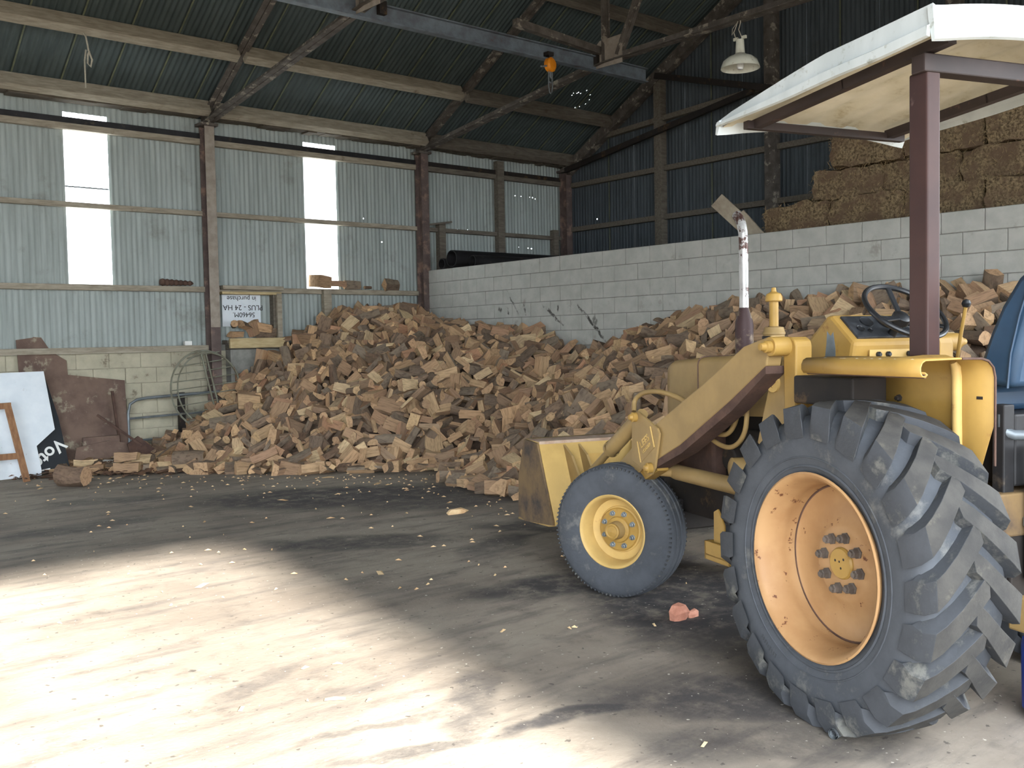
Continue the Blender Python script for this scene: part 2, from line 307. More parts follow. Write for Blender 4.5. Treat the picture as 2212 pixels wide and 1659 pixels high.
# ================================================================ THE SETTING
YW = 14.3; XB = 9.97; XG = 13.52; YN = -1.0; RIDGE = 6.65; EAVE_Z = 5.02; SL = .56
XE = -7.0
def roof_z(y): return EAVE_Z+(YW-y)*SL if y > RIDGE else EAVE_Z+(YW-RIDGE)*SL-(RIDGE-y)*SL
fl = MB(); fl.add([(-40, -45, 0), (45, -45, 0), (45, 45, 0), (-40, 45, 0)], [(0, 1, 2, 3)])
tag(fl.build('floor', 'floor', smooth=0), kind='structure')

def corrugated(width, length, pitch=.0762, amp=.0075, per=8):
    n = int(round(width/pitch*per)); m = MB(); vs = []
    for i in range(n+1):
        x = i*width/n; d = amp*math.cos(2*math.pi*x/pitch); vs += [(x, d, 0), (x, d, length)]
    return m.add(vs, [(2*i, 2*i+2, 2*i+3, 2*i+1) for i in range(n)])
SW = .6096; SO = SW+.019
# left wall: sheet positions so the translucent strips fall at X 4.05-4.67 and 7.65-8.26
wl = tag(empty('wall_left', (0, YW, 0)), kind='structure')
me_full = corrugated(SO, 3.42).mesh('wall_sheet', 'galv_wall', 60)
me_low = corrugated(SO, .90).mesh('wall_sheet_short', 'galv_wall', 60)
me_top = corrugated(SO, .165).mesh('wall_sheet_top', 'galv_wall', 60)
me_win = corrugated(SW, 2.395).mesh('translucent', 'translucent_sheet', 60)
x0 = 4.055-SW*18; k = 0; win = 0
for i in range(35):
    x = x0+SW*i
    if x > XG-.1: break
    if abs(x-4.055) < .05 or abs(x-(4.055+SW*6)) < .1:
        win += 1
        wn = link('window_%d' % win, me_win, None, 0, (x, YW+.012, 2.49)); tag(wn, kind='structure')
        if win == 1: sp_ = corrugated(SW, .022); so2 = sp_.build('lap_strip', 'steel_grey', wn, 60); so2.location = (0, -.006, 1.36)
        lo = link('wall_sheet', me_low, wl, 0, (x, 0, 1.62)); hi = link('wall_sheet', me_top, wl, 0, (x, 0.004, 4.875))
    else:
        o = link('wall_sheet', me_full, wl, 0, (x, (i % 2)*.004-.002, 1.62))
# block plinth under the sheets
def block_run(name, n_course, course, length, blk, origin, dirx, normal, mats, z0, t=.1, first=0, joint=.008, skip=None, proud=.006):
    root = tag(empty(name, origin), kind='structure')
    dx = Vector(dirx); nn = Vector(normal); up_ = Vector((0, 0, 1))
    core = MB(); c = dx*(length/2)+up_*(z0+n_course*course)/2-nn*(t/2+.004)
    core.box(c, (length, t-.004, z0+n_course*course), Matrix((dx, nn, up_)).transposed()); core.build('mortar_core', 'mortar_cream' if mats == 'block_cream' else 'mortar', root, 0)
    mm = MB(); mm.box((0, 0, 0), (blk-joint, t*.6, course-joint), Matrix((dx, nn, up_)).transposed()); me = mm.mesh('block', mats, 0)
    for j in range(n_course):
        off = 0 if j % 2 == 0 else -blk/2; x = off
        while x < length-.02:
            a = max(x, 0); b = min(x+blk, length)
            if b-a > .06 and not (skip and skip(a, j)):
                p = dx*((a+b)/2)+up_*(z0+(j+.5)*course)-nn*(t*.3-proud-random.uniform(-.003, .003))
                if b-a > blk-.01: o = link('block', me, root)
                else:
                    q = MB(); q.box((0, 0, 0), (b-a-joint, t*.6, course-joint), Matrix((dx, nn, up_)).transposed()); o = q.build('block', mats, root, 0)
                o.location = p; o.rotation_euler.z = random.uniform(-.004, .004)
                bv = o.modifiers.new('bevel', 'BEVEL'); bv.width = .004; bv.segments = 1
            x += blk
    return root
block_run('wall_left_base', 7, .2215, 5.35, .445, (1.0, YW-.02, 0), (1, 0, 0), (0, -1, 0), 'block_cream', 0.0, .2)
mb = MB(); mb.b2((6.36, YW-.2, 0), (XG, YW+.03, 1.556)); mb.b2((6.02, YW-.02, 1.5), (XG, YW+.03, 1.66)); mb.b2((6.30, YW-.2, 0), (6.4, YW, 1.556)); tag(mb.build('wall_left_core', 'mortar', None, 0), kind='structure')
# dividing block wall
block_run('wall_divider', 9, .2215, 12.9, .445, (XB, YW-.06, 0), (0, -1, 0), (-1, 0, 0), 'block', 2.86-9*.2215, .21)
# far gable
wf = tag(empty('wall_far', (XG+.02, 0, 0)), kind='structure')
i = 0; y = YW
while y > YN+.05:
    ym = max(y-SW, YN); ztop = max(roof_z(y), roof_z(ym))+.02
    if ym < RIDGE < y: ztop = roof_z(RIDGE)+.02
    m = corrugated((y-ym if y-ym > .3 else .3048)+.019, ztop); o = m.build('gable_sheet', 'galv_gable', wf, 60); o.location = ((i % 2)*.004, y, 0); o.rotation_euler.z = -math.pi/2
    st = MB(); st.b2((-.024, y-.012, 2.5), (-.012, y+.006, ztop-.02)); 
    if i % 2 == 0: st.build('sheet_lap', 'lap_edge', wf, 0)
    y -= SW; i += 1
# roof: sheets each side of the ridge
rf = tag(empty('ceiling', (0, 0, 0)), kind='structure')
LEN = math.hypot(YW+.15-RIDGE, (YW+.15-RIDGE)*SL); ang = math.atan(SL)
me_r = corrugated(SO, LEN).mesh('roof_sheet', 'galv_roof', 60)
lapm = MB(); lapm.b2((-.014, -.024, .25), (.006, -.014, LEN-.1)); me_lap = lapm.mesh('sheet_lap', 'lap_edge', 0)
i = 0; x = XE
while x < XG+.05:
    o = link('roof_sheet', me_r, rf, 0, (x, YW+.15, EAVE_Z-.15*SL)); o.rotation_euler = (math.pi/2-ang, 0, 0)
    if x > 1.5:
        o2 = link('sheet_lap', me_lap, rf, 0, o.location); o2.rotation_euler = o.rotation_euler
    x += SW; i += 1
yr2 = 2*RIDGE-YW-.15
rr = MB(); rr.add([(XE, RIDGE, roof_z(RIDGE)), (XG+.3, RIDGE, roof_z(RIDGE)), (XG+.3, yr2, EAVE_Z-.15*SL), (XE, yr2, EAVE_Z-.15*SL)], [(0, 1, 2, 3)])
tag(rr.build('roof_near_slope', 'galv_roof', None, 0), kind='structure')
# near side is open to the yard below the eave beam; only its eave fascia is built
mb = MB(); mb.b2((XE, YN-.05, 4.55), (XG, YN+.05, 5.2)); tag(mb.build('trim_1', 'galv_gable', None, 0), kind='structure')
mb = MB(); mb.prism([(XE, YN, 0), (XE, YW, 0), (XE, YW, EAVE_Z), (XE, RIDGE, roof_z(RIDGE)), (XE, YN, EAVE_Z)], (-.05, 0, 0)); tag(mb.build('wall_end', 'galv_gable', None, 0), kind='structure')
# unseen block added in the yard, shaped to limit the sun on the floor
mb = MB(); mb.b2((1.62, -14, 0), (9.2, -6.6, 8.0)); mb.prism([(1.55, -14.3, 8.0), (1.55, -6.5, 8.0), (1.55, -10.3, 9.9)], (7.7, 0, 0))
tag(mb.build('sun_blocker', 'blocker_grey', None, 0), kind='structure')
# loft deck behind the dividing wall
mb = MB(); mb.b2((XB+.22, 1.4, 2.72), (XG-.02, YW-.25, 2.85)); tag(mb.build('floor_loft', 'timber_dark', None, 0), kind='structure')

# ---------------------------------------------------------------- frame of the shed: columns, rails, purlins, trusses
def ibeam(m, p0, p1, wdt, dep, tw=.012, tf=.014, upv=(0, 0, 1)):
    p0 = Vector(p0); p1 = Vector(p1); d = (p1-p0).normalized(); u = Vector(upv); r = d.cross(u).normalized(); u = r.cross(d)
    m.bar(p0, p1, tw, dep-2*tf, u); m.bar(p0+u*(dep-tf)/2, p1+u*(dep-tf)/2, wdt, tf, u); m.bar(p0-u*(dep-tf)/2, p1-u*(dep-tf)/2, wdt, tf, u)
COLX = [2.15, 6.05, 9.93, 13.38]
cl = {2.15: 'red steel column in the side wall out at the open end', 6.05: 'dusty red steel column standing between the two bright wall openings', 9.93: 'red steel column at the end of the block wall', 13.38: 'dark steel column in the far corner of the shed'}
for x in COLX[1:]:
    m = MB(); ibeam(m, (x, YW-.17, .0), (x, YW-.17, 4.9), .15, .20, upv=(0, 1, 0))
    rt_ = empty('steel_column', (0, 0, 0)); 
    m = MB(); ibeam(m, (x, YW-.17, 0), (x, YW-.17, 4.88), .15, .20, upv=(0, 1, 0)); m.build('shaft', 'steel_red', rt_, 0)
    f = MB(); f.b2((x-.074, YW-.274, 1.9 if x == 6.05 else 3.9), (x+.074, YW-.2705, 4.87)); f.build('dusty_face', 'steel_dusty', rt_, 0) if x < 9 else None
    c = MB(); c.b2((x-.13, YW-.30, 4.88), (x+.13, YW-.05, 4.92)); c.b2((x-.02, YW-.29, 4.92), (x+.02, YW-.05, 5.04)); c.build('cap_plate', 'steel_rust', rt_, 0)
    tag(rt_, cl[x], 'column', 'steel columns of the side wall')
bays = [(-2, 5.97, 'left of the dusty red column'), (6.13, 9.85, 'between the two steel columns'), (10.02, 13.3, 'behind the block wall')]
rows = [(4.662, .085, 'upper'), (3.60, .07, 'middle'), (2.47, .08, 'lower')]
for (xa, xb, bn) in bays:
    for (z, hh, rn) in rows:
        if bn.startswith('behind') and rn == 'lower': continue
        e = empty('wall_rail', (xa, YW-.06, z)); xl = xb-xa
        zz = {'upper': z, 'middle': z, 'lower': z}[rn]
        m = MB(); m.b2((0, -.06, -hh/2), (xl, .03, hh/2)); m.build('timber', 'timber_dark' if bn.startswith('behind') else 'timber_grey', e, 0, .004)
        if rn == 'upper':
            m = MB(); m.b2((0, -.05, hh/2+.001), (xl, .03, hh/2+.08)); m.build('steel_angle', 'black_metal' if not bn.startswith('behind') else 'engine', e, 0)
        tag(e, '%s timber rail across the corrugated side wall %s' % (rn, bn), 'rail', 'timber wall rails')
m = MB(); m.b2((1.0, YW-.16, 1.552), (5.98, YW+.0, 1.635)); tag(m.build('sole_plate', 'timber_grey', None, 0, .004), 'long timber plate lying on top of the cream block base wall', 'timber')
m = MB(); m.b2((6.3, YW-.14, 1.56), (9.9, YW-.02, 1.63)); tag(m.build('sole_plate', 'timber_dark', None, 0), 'timber plate under the wall sheets half buried by the firewood heap', 'timber')
# extra timber posts in the far bay
for (x, z0, z1, wd, lb) in [(11.73, 2.85, 4.95, .16, 'tall timber post in the middle of the far bay wall'), (10.36, 2.85, 3.72, .14, 'short timber post beside the column above the block wall'), (13.12, 2.85, 3.75, .13, 'short timber post next to the far corner column')]:
    m = MB(); m.b2((x-wd/2, YW-.17, z0), (x+wd/2, YW-.05, z1)); tag(m.build('timber_post', 'timber_dark', None, 0, .006), lb, 'post', 'timber posts of the far bay')
m = MB(); m.bar((9.99, YW-.25, 3.66), (10.5, YW-.2, 3.74), .12, .03); tag(m.build('short_board', 'timber_dark', None, 0), 'short board nailed on the stub post above the block wall', 'board')
# purlins
for (py, tn, wdt) in [(13.97, 'lowest', .12), (12.95, 'second', .14), (10.97, 'third', .12), (9.0, 'fourth', .12)]:
    for (xa, xb, bn) in [(-3, 6.0, 'in the bay nearest the open end'), (6.10, 9.88, 'in the bay between the two trusses'), (9.98, 13.45, 'in the far bay by the gable')]:
        z = roof_z(py); m = MB(); dirn = Vector((0, -1, SL)).normalized(); nrm = Vector((0, SL, 1)).normalized()
        c0 = Vector((xa, py, z))-nrm*.13; c1 = Vector((xb, py, z+random.uniform(-.01, .01)))-nrm*.13
        m.bar(c0, c1, wdt, .20, nrm)
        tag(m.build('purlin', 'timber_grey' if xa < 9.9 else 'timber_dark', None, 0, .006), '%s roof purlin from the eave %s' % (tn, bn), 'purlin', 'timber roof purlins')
for (xa, xb, bn) in [(-3, 5.95, 'left of the dusty column'), (6.15, 9.85, 'between the columns'), (10.0, 13.4, 'in the far bay')]:
    m = MB(); n = 24
    for i in range(n):
        a = xa+(xb-xa)*i/n; b = xa+(xb-xa)*(i+1)/n; m.b2((a, YW-.26+random.uniform(-.02, .02), 5.0+random.uniform(-.02, .012)), (b, YW-.04, 5.10+random.uniform(-.02, .01)))
    tag(m.build('eave_plate', 'timber_dark', None, 0), 'dusty eave timber along the wall top %s' % bn, 'timber', 'eave timbers')
# trusses
def truss(x, label):
    e = empty('roof_truss', (x, 0, 0)); nrm = Vector((0, SL, 1)).normalized()
    def P(y, off=.30): q = Vector((0, y, roof_z(y)))-nrm*off; return q
    ez = 4.97; eave = Vector((0, 14.12, ez)); node = Vector((0, 9.63, 5.49)); top = P(RIDGE+.05, .32)
    node2 = Vector((0, 2*RIDGE-9.63, 5.49)); eave2 = Vector((0, 2*RIDGE-14.12, ez)); 
    def angle(p0, p1, s_=.085, t=.012):
        m = MB(); 
        for sx in (-1, 1): m.bar(p0+Vector((sx*.012, 0, 0)), p1+Vector((sx*.012, 0, 0)), t, s_, (0, 0, 1)); m.bar(p0+Vector((sx*.045, 0, 0))-Vector((0, 0, s_/2)), p1+Vector((sx*.045, 0, 0))-Vector((0, 0, s_/2)), .075, t, (0, 0, 1))
        return m
    mt = 'steel_rust'
    angle(eave+Vector((0, 0, .1)), top, .11).build('rafter', mt, e, 0)
    angle(eave2+Vector((0, 0, .1)), top, .11).build('rafter', mt, e, 0)
    angle(eave, node).build('tie', mt, e, 0); angle(node, node2).build('tie', mt, e, 0); angle(node2, eave2).build('tie', mt, e, 0)
    angle(node, Vector((0, 9.63, roof_z(9.63)-.42))).build('strut', mt, e, 0)
    angle(node+Vector((0, -.25, .05)), Vector((0, 8.0, roof_z(8.0)-.45))).build('strut', mt, e, 0)
    angle(Vector((0, 11.7, 5.24)), Vector((0, 11.75, roof_z(11.75)-.40))).build('strut', mt, e, 0) if x > 50 else None
    g = MB(); g.prism([(-.03, 10.0, 5.40), (-.03, 9.3, 5.38), (-.03, 9.3, 5.76), (-.03, 9.72, 5.76), (-.03, 10.0, 5.55)], (.012, 0, 0)); g.build('gusset', 'steel_dusty', e, 0)
    g = MB(); g.prism([(-.03, 14.25, 4.9), (-.03, 13.8, 4.92), (-.03, 13.9, 5.2), (-.03, 14.25, 5.1)], (.012, 0, 0)); g.build('gusset', mt, e, 0)
    tag(e, label, 'truss', 'steel roof trusses'); return e
truss(6.05, 'nearer rusty steel roof truss above the dusty red column'); truss(9.93, 'farther rusty steel roof truss carrying the pendant lamp')
e = empty('gable_rafter', (XG-.12, 0, 0)); nrm = Vector((0, SL, 1)).normalized()
for (ya, yb) in [(14.2, RIDGE), (RIDGE, 2*RIDGE-14.2)]:
    m = MB(); off = nrm*.2 if ya > RIDGE+1 else Vector((0, -SL, 1)).normalized()*.2
    m.bar(Vector((0, ya, roof_z(ya)))-off, Vector((0, yb, roof_z(yb)))-off, .16, .2); m.build('rafter', 'steel_rust', e, 0)
tag(e, 'pair of sloping rafters against the far gable wall', 'rafter')
gl = [(4.62, 'top long'), (3.76, 'long middle'), (5.62, 'upper sloping')]
for z, nm in gl[:2]:
    m = MB(); m.b2((XG-.12, 1.0, z-.045), (XG-.02, 14.0, z+.045)); tag(m.build('gable_rail', 'timber_dark', None, 0), '%s timber rail across the dark far gable' % ('higher' if z > 4 else 'lower'), 'rail', 'gable rails')
m = MB(); m.bar((XG-.09, 13.2, 5.42), (XG-.09, 9.0, 5.62), .1, .09); tag(m.build('gable_rail', 'timber_dark', None, 0), 'topmost timber rail on the far gable under the rafter', 'rail', 'gable rails')
m = MB(); m.bar((XG-.26, 14.0, 4.9), (XG-.26, 9.6, 5.55), .06, .1); tag(m.build('gable_brace', 'engine', None, 0), 'dark steel brace rising from the far corner across the gable', 'brace')
m = MB(); m.bar((XG-.33, 11.6, 6.2), (XG-.33, 8.2, 5.2), .06, .1); tag(m.build('gable_brace', 'engine', None, 0), 'dark steel brace falling to the right across the gable below the lamp', 'brace')
for (y, wd, lb, z1) in [(11.7, .17, 'timber stud on the far gable wall left of the lamp', 6.25), (9.35, .2, 'wide dark column on the far gable wall behind the plank', 7.2), (6.4, .2, 'dark column on the gable hidden behind the hay', 8.8)]:
    m = MB(); m.b2((XG-.18, y-wd/2, 2.85), (XG-.03, y+wd/2, z1)); tag(m.build('gable_stud', 'timber_dark' if y > 11 else 'steel_rust', None, 0, .005), lb, 'post', 'gable studs')
# travelling beam and hoist
e = empty('hoist_beam', (0, 9.8, 5.46)); m = MB(); ibeam(m, (2, 0, 0), (10.93, 0, 0), .11, .20); m.build('i_beam', 'beam_blue', e, 0)
for x in (6.35, 9.9): m = MB(); m.b2((x-.05, -.075, -.02), (x+.05, .075, .13)); m.build('hanger', 'engine', e, 0)
tag(e, 'blue grey steel runway beam hung under the roof trusses', 'beam')
m = MB(); m.bar((8.35, 9.72, 5.72), (9.9, 9.72, 5.62), .09, .10); tag(m.build('brace_beam', 'steel_rust', None, 0), 'rusty brace running to the truss gusset above the runway beam', 'brace')
e = empty('chain_hoist', (8.96, 9.72, 5.28)); m = MB(); m.lathe([(.0, -.05), (.07, -.05), (.095, -.03), (.095, .03), (.07, .05), (0, .05)], 18, (0, 0, 0), (.2, -1, 0)); m.build('hoist_body', 'hoist_orange', e)
m = MB(); m.tube([(0, 0, .06), (0, 0, .16)], .018); m.b2((-.05, -.02, .12), (.05, .10, .17)); m.build('trolley', 'engine', e, 0)
m = MB(); m.tube([(-.03, 0, -.05), (-.035, 0, -.28), (-.02, 0, -.36), (.0, 0, -.38), (.02, 0, -.36), (.035, 0, -.28), (.03, 0, -.05)], .008, 6); m.build('chain_loop', 'steel_grey', e)
m = MB(); m.tube([(0, 0, -.08), (0, 0, -.16)], .012, 6); m.tube([(0, 0, -.16), (.03, 0, -.18), (.03, 0, -.22), (0, 0, -.235), (-.03, 0, -.22)], .011, 6); m.build('hook', 'steel_grey', e)
m = MB(); m.tube([(-.08, -.02, -.03), (-.2, -.04, -.06)], .012, 6); m.build('lever', 'steel_grey', e)
tag(e, 'small orange lever chain hoist hanging from the runway beam', 'hoist')
# pendant lamp
e = empty('pendant_lamp', (9.93, 7.37, 4.90)); m = MB()
m.lathe([(.235, -.03), (.228, .0), (.205, .06), (.15, .105), (.085, .13), (.058, .15)], 36); m.lathe([(.058, .15), (.08, .128), (.146, .10), (.2, .055), (.222, .0), (.229, -.03), (.235, -.03)], 36); m.build('shade', 'white_enamel', e, 60)
m = MB(); m.lathe([(.066, .135), (.058, .15), (.048, .30), (.046, .315), (0, .32)], 24); m.build('neck', 'white_enamel', e)
m = MB(); m.lathe([(0, -.045), (.03, -.04), (.045, -.01), (.04, .03), (.02, .07), (.02, .1)], 16); m.build('bulb', 'white_paint', e)
m = MB(); m.b2((-.015, -.09, .315), (.015, -.03, .35)); m.b2((-.015, .03, .315), (.015, .09, .35)); m.build('lug_nut', 'white_enamel', e, 0)
m = MB(); m.tube([(0, .06, .33), (0, .09, .42), (0, .05, .5), (0, .01, .59)], .006, 6); m.tube([(0, -.03, .33), (0, .02, .44), (0, -.01, .52), (0, .0, .59)], .006, 6); m.tube([(0, .08, .45), (0, .12, .40), (0, .11, .47), (0, .05, .52)], .004, 6); m.build('flex', 'rope', e)
tag(e, 'white enamel pendant lamp with wide shade wired to the truss', 'lamp')
# rope on purlin
e = MB(); e.tube([(3.95, 12.95, 5.62), (3.96, 12.80, 5.5), (3.97, 12.78, 5.40), (3.98, 12.78, 5.33)], .011, 6); e.tube([(3.98, 12.78, 5.33), (4.02, 12.78, 5.22), (4.0, 12.78, 5.13), (3.965, 12.78, 5.17), (3.97, 12.78, 5.27), (3.99, 12.78, 5.32)], .012, 6); e.tube([(3.95, 12.78, 5.33), (3.93, 12.78, 5.2), (3.93, 12.78, 4.86)], .010, 6)
tag(e.build('hanging_rope', 'rope'), 'knotted pale rope hanging from a roof purlin', 'rope')

# ---------------------------------------------------------------- firewood: log shapes
LOGN = 27; LOGV = []
def make_log(kind, L, r, seed):
    rg = random.Random(seed); sec = []; mats = []
    if kind == 'quarter':
        a = R(rg.uniform(70, 110)); n = 4
        sec = [(rg.uniform(-.12, .05)*r, rg.uniform(-.12, .05)*r)]+[(1.25*r*math.cos(a*i/n), 1.25*r*math.sin(a*i/n)) for i in range(n+1)]; mats = [0]+[1]*n+[0]
    elif kind == 'half':
        n = 6; sec = [(r*math.cos(math.pi*i/n), r*.85*math.sin(math.pi*i/n)) for i in range(n+1)]; mats = [1]*n+[0]
    elif kind == 'round':
        n = 10; sec = [(r*.9*math.cos(2*math.pi*i/n), r*.9*math.sin(2*math.pi*i/n)) for i in range(n)]; mats = [1]*n
    elif kind == 'slab':
        a, b = r*1.15, r*.5; sec = [(-a, -b), (a*rg.uniform(.8, 1.1), -b*rg.uniform(.6, 1)), (a, b*rg.uniform(.3, 1)), (0, b*1.15), (-a*rg.uniform(.7, 1), b)]; mats = [0, 0, 1, 1, 0] if rg.random() < .5 else [0]*5
    else:
        a, b = r*rg.uniform(.8, 1.05), r*rg.uniform(.6, .9); sec = [(-a, -b), (a*rg.uniform(.7, 1.1), -b), (a, b*rg.uniform(.5, 1)), (-a*rg.uniform(.5, 1), b*rg.uniform(.8, 1.1))]; mats = [0, 0, rg.choice([0, 1]), 0]
    m = len(sec); cx = sum(p[0] for p in sec)/m; cy = sum(p[1] for p in sec)/m
    sec = [(p[0]-cx+rg.uniform(-.05, .05)*r, p[1]-cy+rg.uniform(-.05, .05)*r) for p in sec]
    ns = 4; vs = []; bend = rg.uniform(-.06, .06)*L if kind in ('round', 'half') else rg.uniform(-.02, .02)*L; tap = rg.uniform(.78, 1.0); tw = rg.uniform(-.18, .18)
    for i in range(ns):
        t = i/(ns-1); s_ = 1-(1-tap)*t; c_, q_ = math.cos(tw*t), math.sin(tw*t); b_ = bend*4*t*(1-t)
        for (x, y) in sec:
            j = rg.uniform(.95, 1.06); xx = (x*c_-y*q_)*s_*j; yy = (x*q_+y*c_)*s_*j
            end = (rg.uniform(-.035, .035)*L if i in (0, ns-1) else rg.uniform(-.04, .04)*L)
            vs.append(((t-.5)*L+end, xx, yy+b_))
    fs = []; mi = []
    for i in range(ns-1):
        for k in range(m):
            fs.append((i*m+k, i*m+(k+1) % m, (i+1)*m+(k+1) % m, (i+1)*m+k)); mi.append(mats[k])
    fs += [tuple(range(m-1, -1, -1)), tuple((ns-1)*m+k for k in range(m))]; mi += [2, 2]
    return np.array(vs), fs, mi
kinds = ['quarter']*8+['half']*3+['round']*3+['slab']*3+['block']*5+['quarter']*2+['splint']*3
for i in range(LOGN):
    LOGV.append(make_log(kinds[i], random.uniform(.22, .33), random.uniform(.03, .045) if kinds[i] == 'splint' else random.uniform(.085, .118) if kinds[i] not in ('round',) else random.uniform(.05, .08), 100+i))
LOGME = []
for i, (vs, fs, mi) in enumerate(LOGV):
    m = MB(); m.v = [tuple(v) for v in vs]; m.f = fs; m.mi = mi; m.loc = vs; LOGME.append(m.mesh('firewood_%s' % kinds[i], ['wood_split', 'wood_bark', 'wood_end'], 30))

# heap surface: thin plate through measured heights
CP = [(3.9, 13.9, .05), (4.4, 13.3, .02), (5.0, 12.2, 0), (6.0, 10.95, 0), (7.2, 9.95, 0), (6.8, 9.1, 0), (6.55, 8.1, 0), (6.8, 7, 0), (7.2, 6, 0), (7.4, 5, 0), (7.5, 3.5, 0), (7.5, 1.5, 0),
      (3, 12, -.35), (4.6, 10.8, -.55), (6.0, 9.6, -.4), (5.6, 7.6, -.5), (6.0, 5, -.6), (6.0, 2.5, -.6),
      (4.8, 14.2, .15), (5.4, 14.2, .38), (5.8, 14.2, .62), (6.2, 14.1, .98), (7.0, 14.1, 1.55), (7.9, 14.1, 2.05), (8.45, 14.1, 2.2), (9.4, 14.1, 2.2), (9.8, 13.6, 1.98),
      (9.8, 11.9, 1.85), (9.8, 10.8, 1.68), (9.8, 9.75, 1.42), (9.8, 8.9, 1.72), (9.8, 8.1, 1.92), (9.8, 7.4, 2.02), (9.8, 6.1, 2.07), (9.8, 5.5, 2.12), (9.8, 4.8, 2.06), (9.8, 4.5, 2.16), (9.8, 4.0, 2.0), (9.8, 2, 1.9),
      (5.6, 13.0, .45), (6.3, 12.2, .70), (7.2, 12.2, 1.12), (6.9, 13.2, 1.25), (8.5, 12.6, 1.72), (8.3, 11, 1.12), (7.4, 10.9, .72), (8.5, 9.7, .92), (8, 8.2, .95), (7.2, 8.0, .45), (8.6, 6.5, 1.35), (8.6, 4.5, 1.3)]
CPA = np.array(CP)
def tps_fit(P, z, lam=.02):
    n = len(P); d = np.linalg.norm(P[:, None]-P[None], axis=2); K = np.where(d > 0, d**2*np.log(d+1e-12), 0)+lam*np.eye(n)
    A = np.zeros((n+3, n+3)); A[:n, :n] = K; A[:n, n] = 1; A[:n, n+1:] = P; A[n:, :n] = A[:n, n:].T
    return np.linalg.solve(A, np.concatenate([z, np.zeros(3)]))
TPW = tps_fit(CPA[:, :2], CPA[:, 2])
def heap(xy):
    xy = np.atleast_2d(xy); d = np.linalg.norm(xy[:, None]-CPA[None, :, :2], axis=2); K = np.where(d > 0, d**2*np.log(d+1e-12), 0)
    return K@TPW[:-3]+TPW[-3]+xy@TPW[-2:]
gx = np.linspace(3.3, 9.86, 42); gy = np.linspace(2.25, 14.08, 75)
GX, GY = np.meshgrid(gx, gy); GZ = heap(np.stack([GX.ravel(), GY.ravel()], 1)).reshape(GX.shape)-.16
GZ = np.maximum(GZ+.03*rng.standard_normal(GZ.shape), -.05)
m = MB(); ny, nx = GX.shape; m.v = list(zip(GX.ravel(), GY.ravel(), GZ.ravel()))
m.f = [(j*nx+i, j*nx+i+1, (j+1)*nx+i+1, (j+1)*nx+i) for j in range(ny-1) for i in range(nx-1) if max(GZ[j, i], GZ[j, i+1], GZ[j+1, i], GZ[j+1, i+1]) > -.02]
m.mi = [0]*len(m.f)
tag(m.build('firewood_heap_core', 'heap_core'), 'dark filler surface laid under the logs inside the firewood heap', 'filler surface', kind='stuff')  # dark filler sheet added so gaps between the logs don't show through
# scatter logs
pts = []; cell = {}
def try_pt(x, y, dmin, lay):
    key = (int(x/.3), int(y/.3), lay)
    for a in (-1, 0, 1):
        for b in (-1, 0, 1):
            for (px, py) in cell.get((key[0]+a, key[1]+b, lay), ()):
                if (px-x)**2+(py-y)**2 < dmin*dmin: return False
    cell.setdefault(key, []).append((x, y)); return True
cand = rng.uniform([3.6, 2.2], [9.78, 14.05], size=(60000, 2)); hz = heap(cand)
LOGS = []
for (x, y), z in zip(cand, hz):
    lay = 0 if len(LOGS) % 5 < 3 else 1
    edge = z < .12
    if z < -.06 or (z < .03 and rng.random() < .55): continue
    if not try_pt(x, y, .138 if lay == 0 else .150, lay): continue
    dz = -.02 if lay == 0 else -.11
    LOGS.append([x, y, max(z+dz+rng.uniform(-.03, .045), .06), int(rng.integers(LOGN)), rng.uniform(.68, 1.2)])
E3 = []
for Lg in LOGS:
    x, y, z, k, s_ = Lg
    g = heap(np.array([[x+.15, y], [x-.15, y], [x, y+.15], [x, y-.15]])); gxs, gys = (g[0]-g[1])/.3, (g[2]-g[3])/.3
    n = Vector((-gxs, -gys, 1)).normalized()
    if z < .1: n = Vector((0, 0, 1))
    tilt = random.gauss(0, .45) if z > .12 else random.gauss(0, .1)
    t = n.orthogonal().normalized(); t.rotate(Matrix.Rotation(random.uniform(0, 2*math.pi), 3, n)); b = n.cross(t)
    M = Matrix((t, b, n)).transposed() @ Matrix.Rotation(tilt, 3, 'Y') @ Matrix.Rotation(random.uniform(0, 2*math.pi), 3, 'X')
    E3.append(M)
# which of them show largest from the yard: a coarse visibility count
Rc = np.array([list(rt2), list(-up2), list(fw)]); cp = np.array(CAMP)
zb = {}; proj = []
for i, Lg in enumerate(LOGS):
    q = Rc@(np.array(Lg[:3])-cp); px, py = 1106+F_PX*q[0]/q[2], 829.5+F_PX*q[1]/q[2]; rad = .11*Lg[4]*F_PX/q[2]; proj.append((px, py, q[2], rad))
    for a in range(int((px-rad)//8), int((px+rad)//8)+1):
        for b in range(int((py-rad)//8), int((py+rad)//8)+1):
            if (a*8+4-px)**2+(b*8+4-py)**2 < rad*rad and (zb.get((a, b), (1e9,))[0] > q[2]): zb[(a, b)] = (q[2], i)
def behind_tractor(px, py):
    if px > 1425 and py > 770: return True
    if px > 1140 and py > 950: return True
    return px < 0 or px > 2190
score = {}
for (a, b), (d_, i) in zb.items():
    if not behind_tractor(a*8+4, b*8+4): score[i] = score.get(i, 0)+1
best = sorted(score, key=lambda i: -score[i])[:288]; bset = set(best)
SV, SF, SM, SL_ = [], [], [], []; off = 0; KL = []
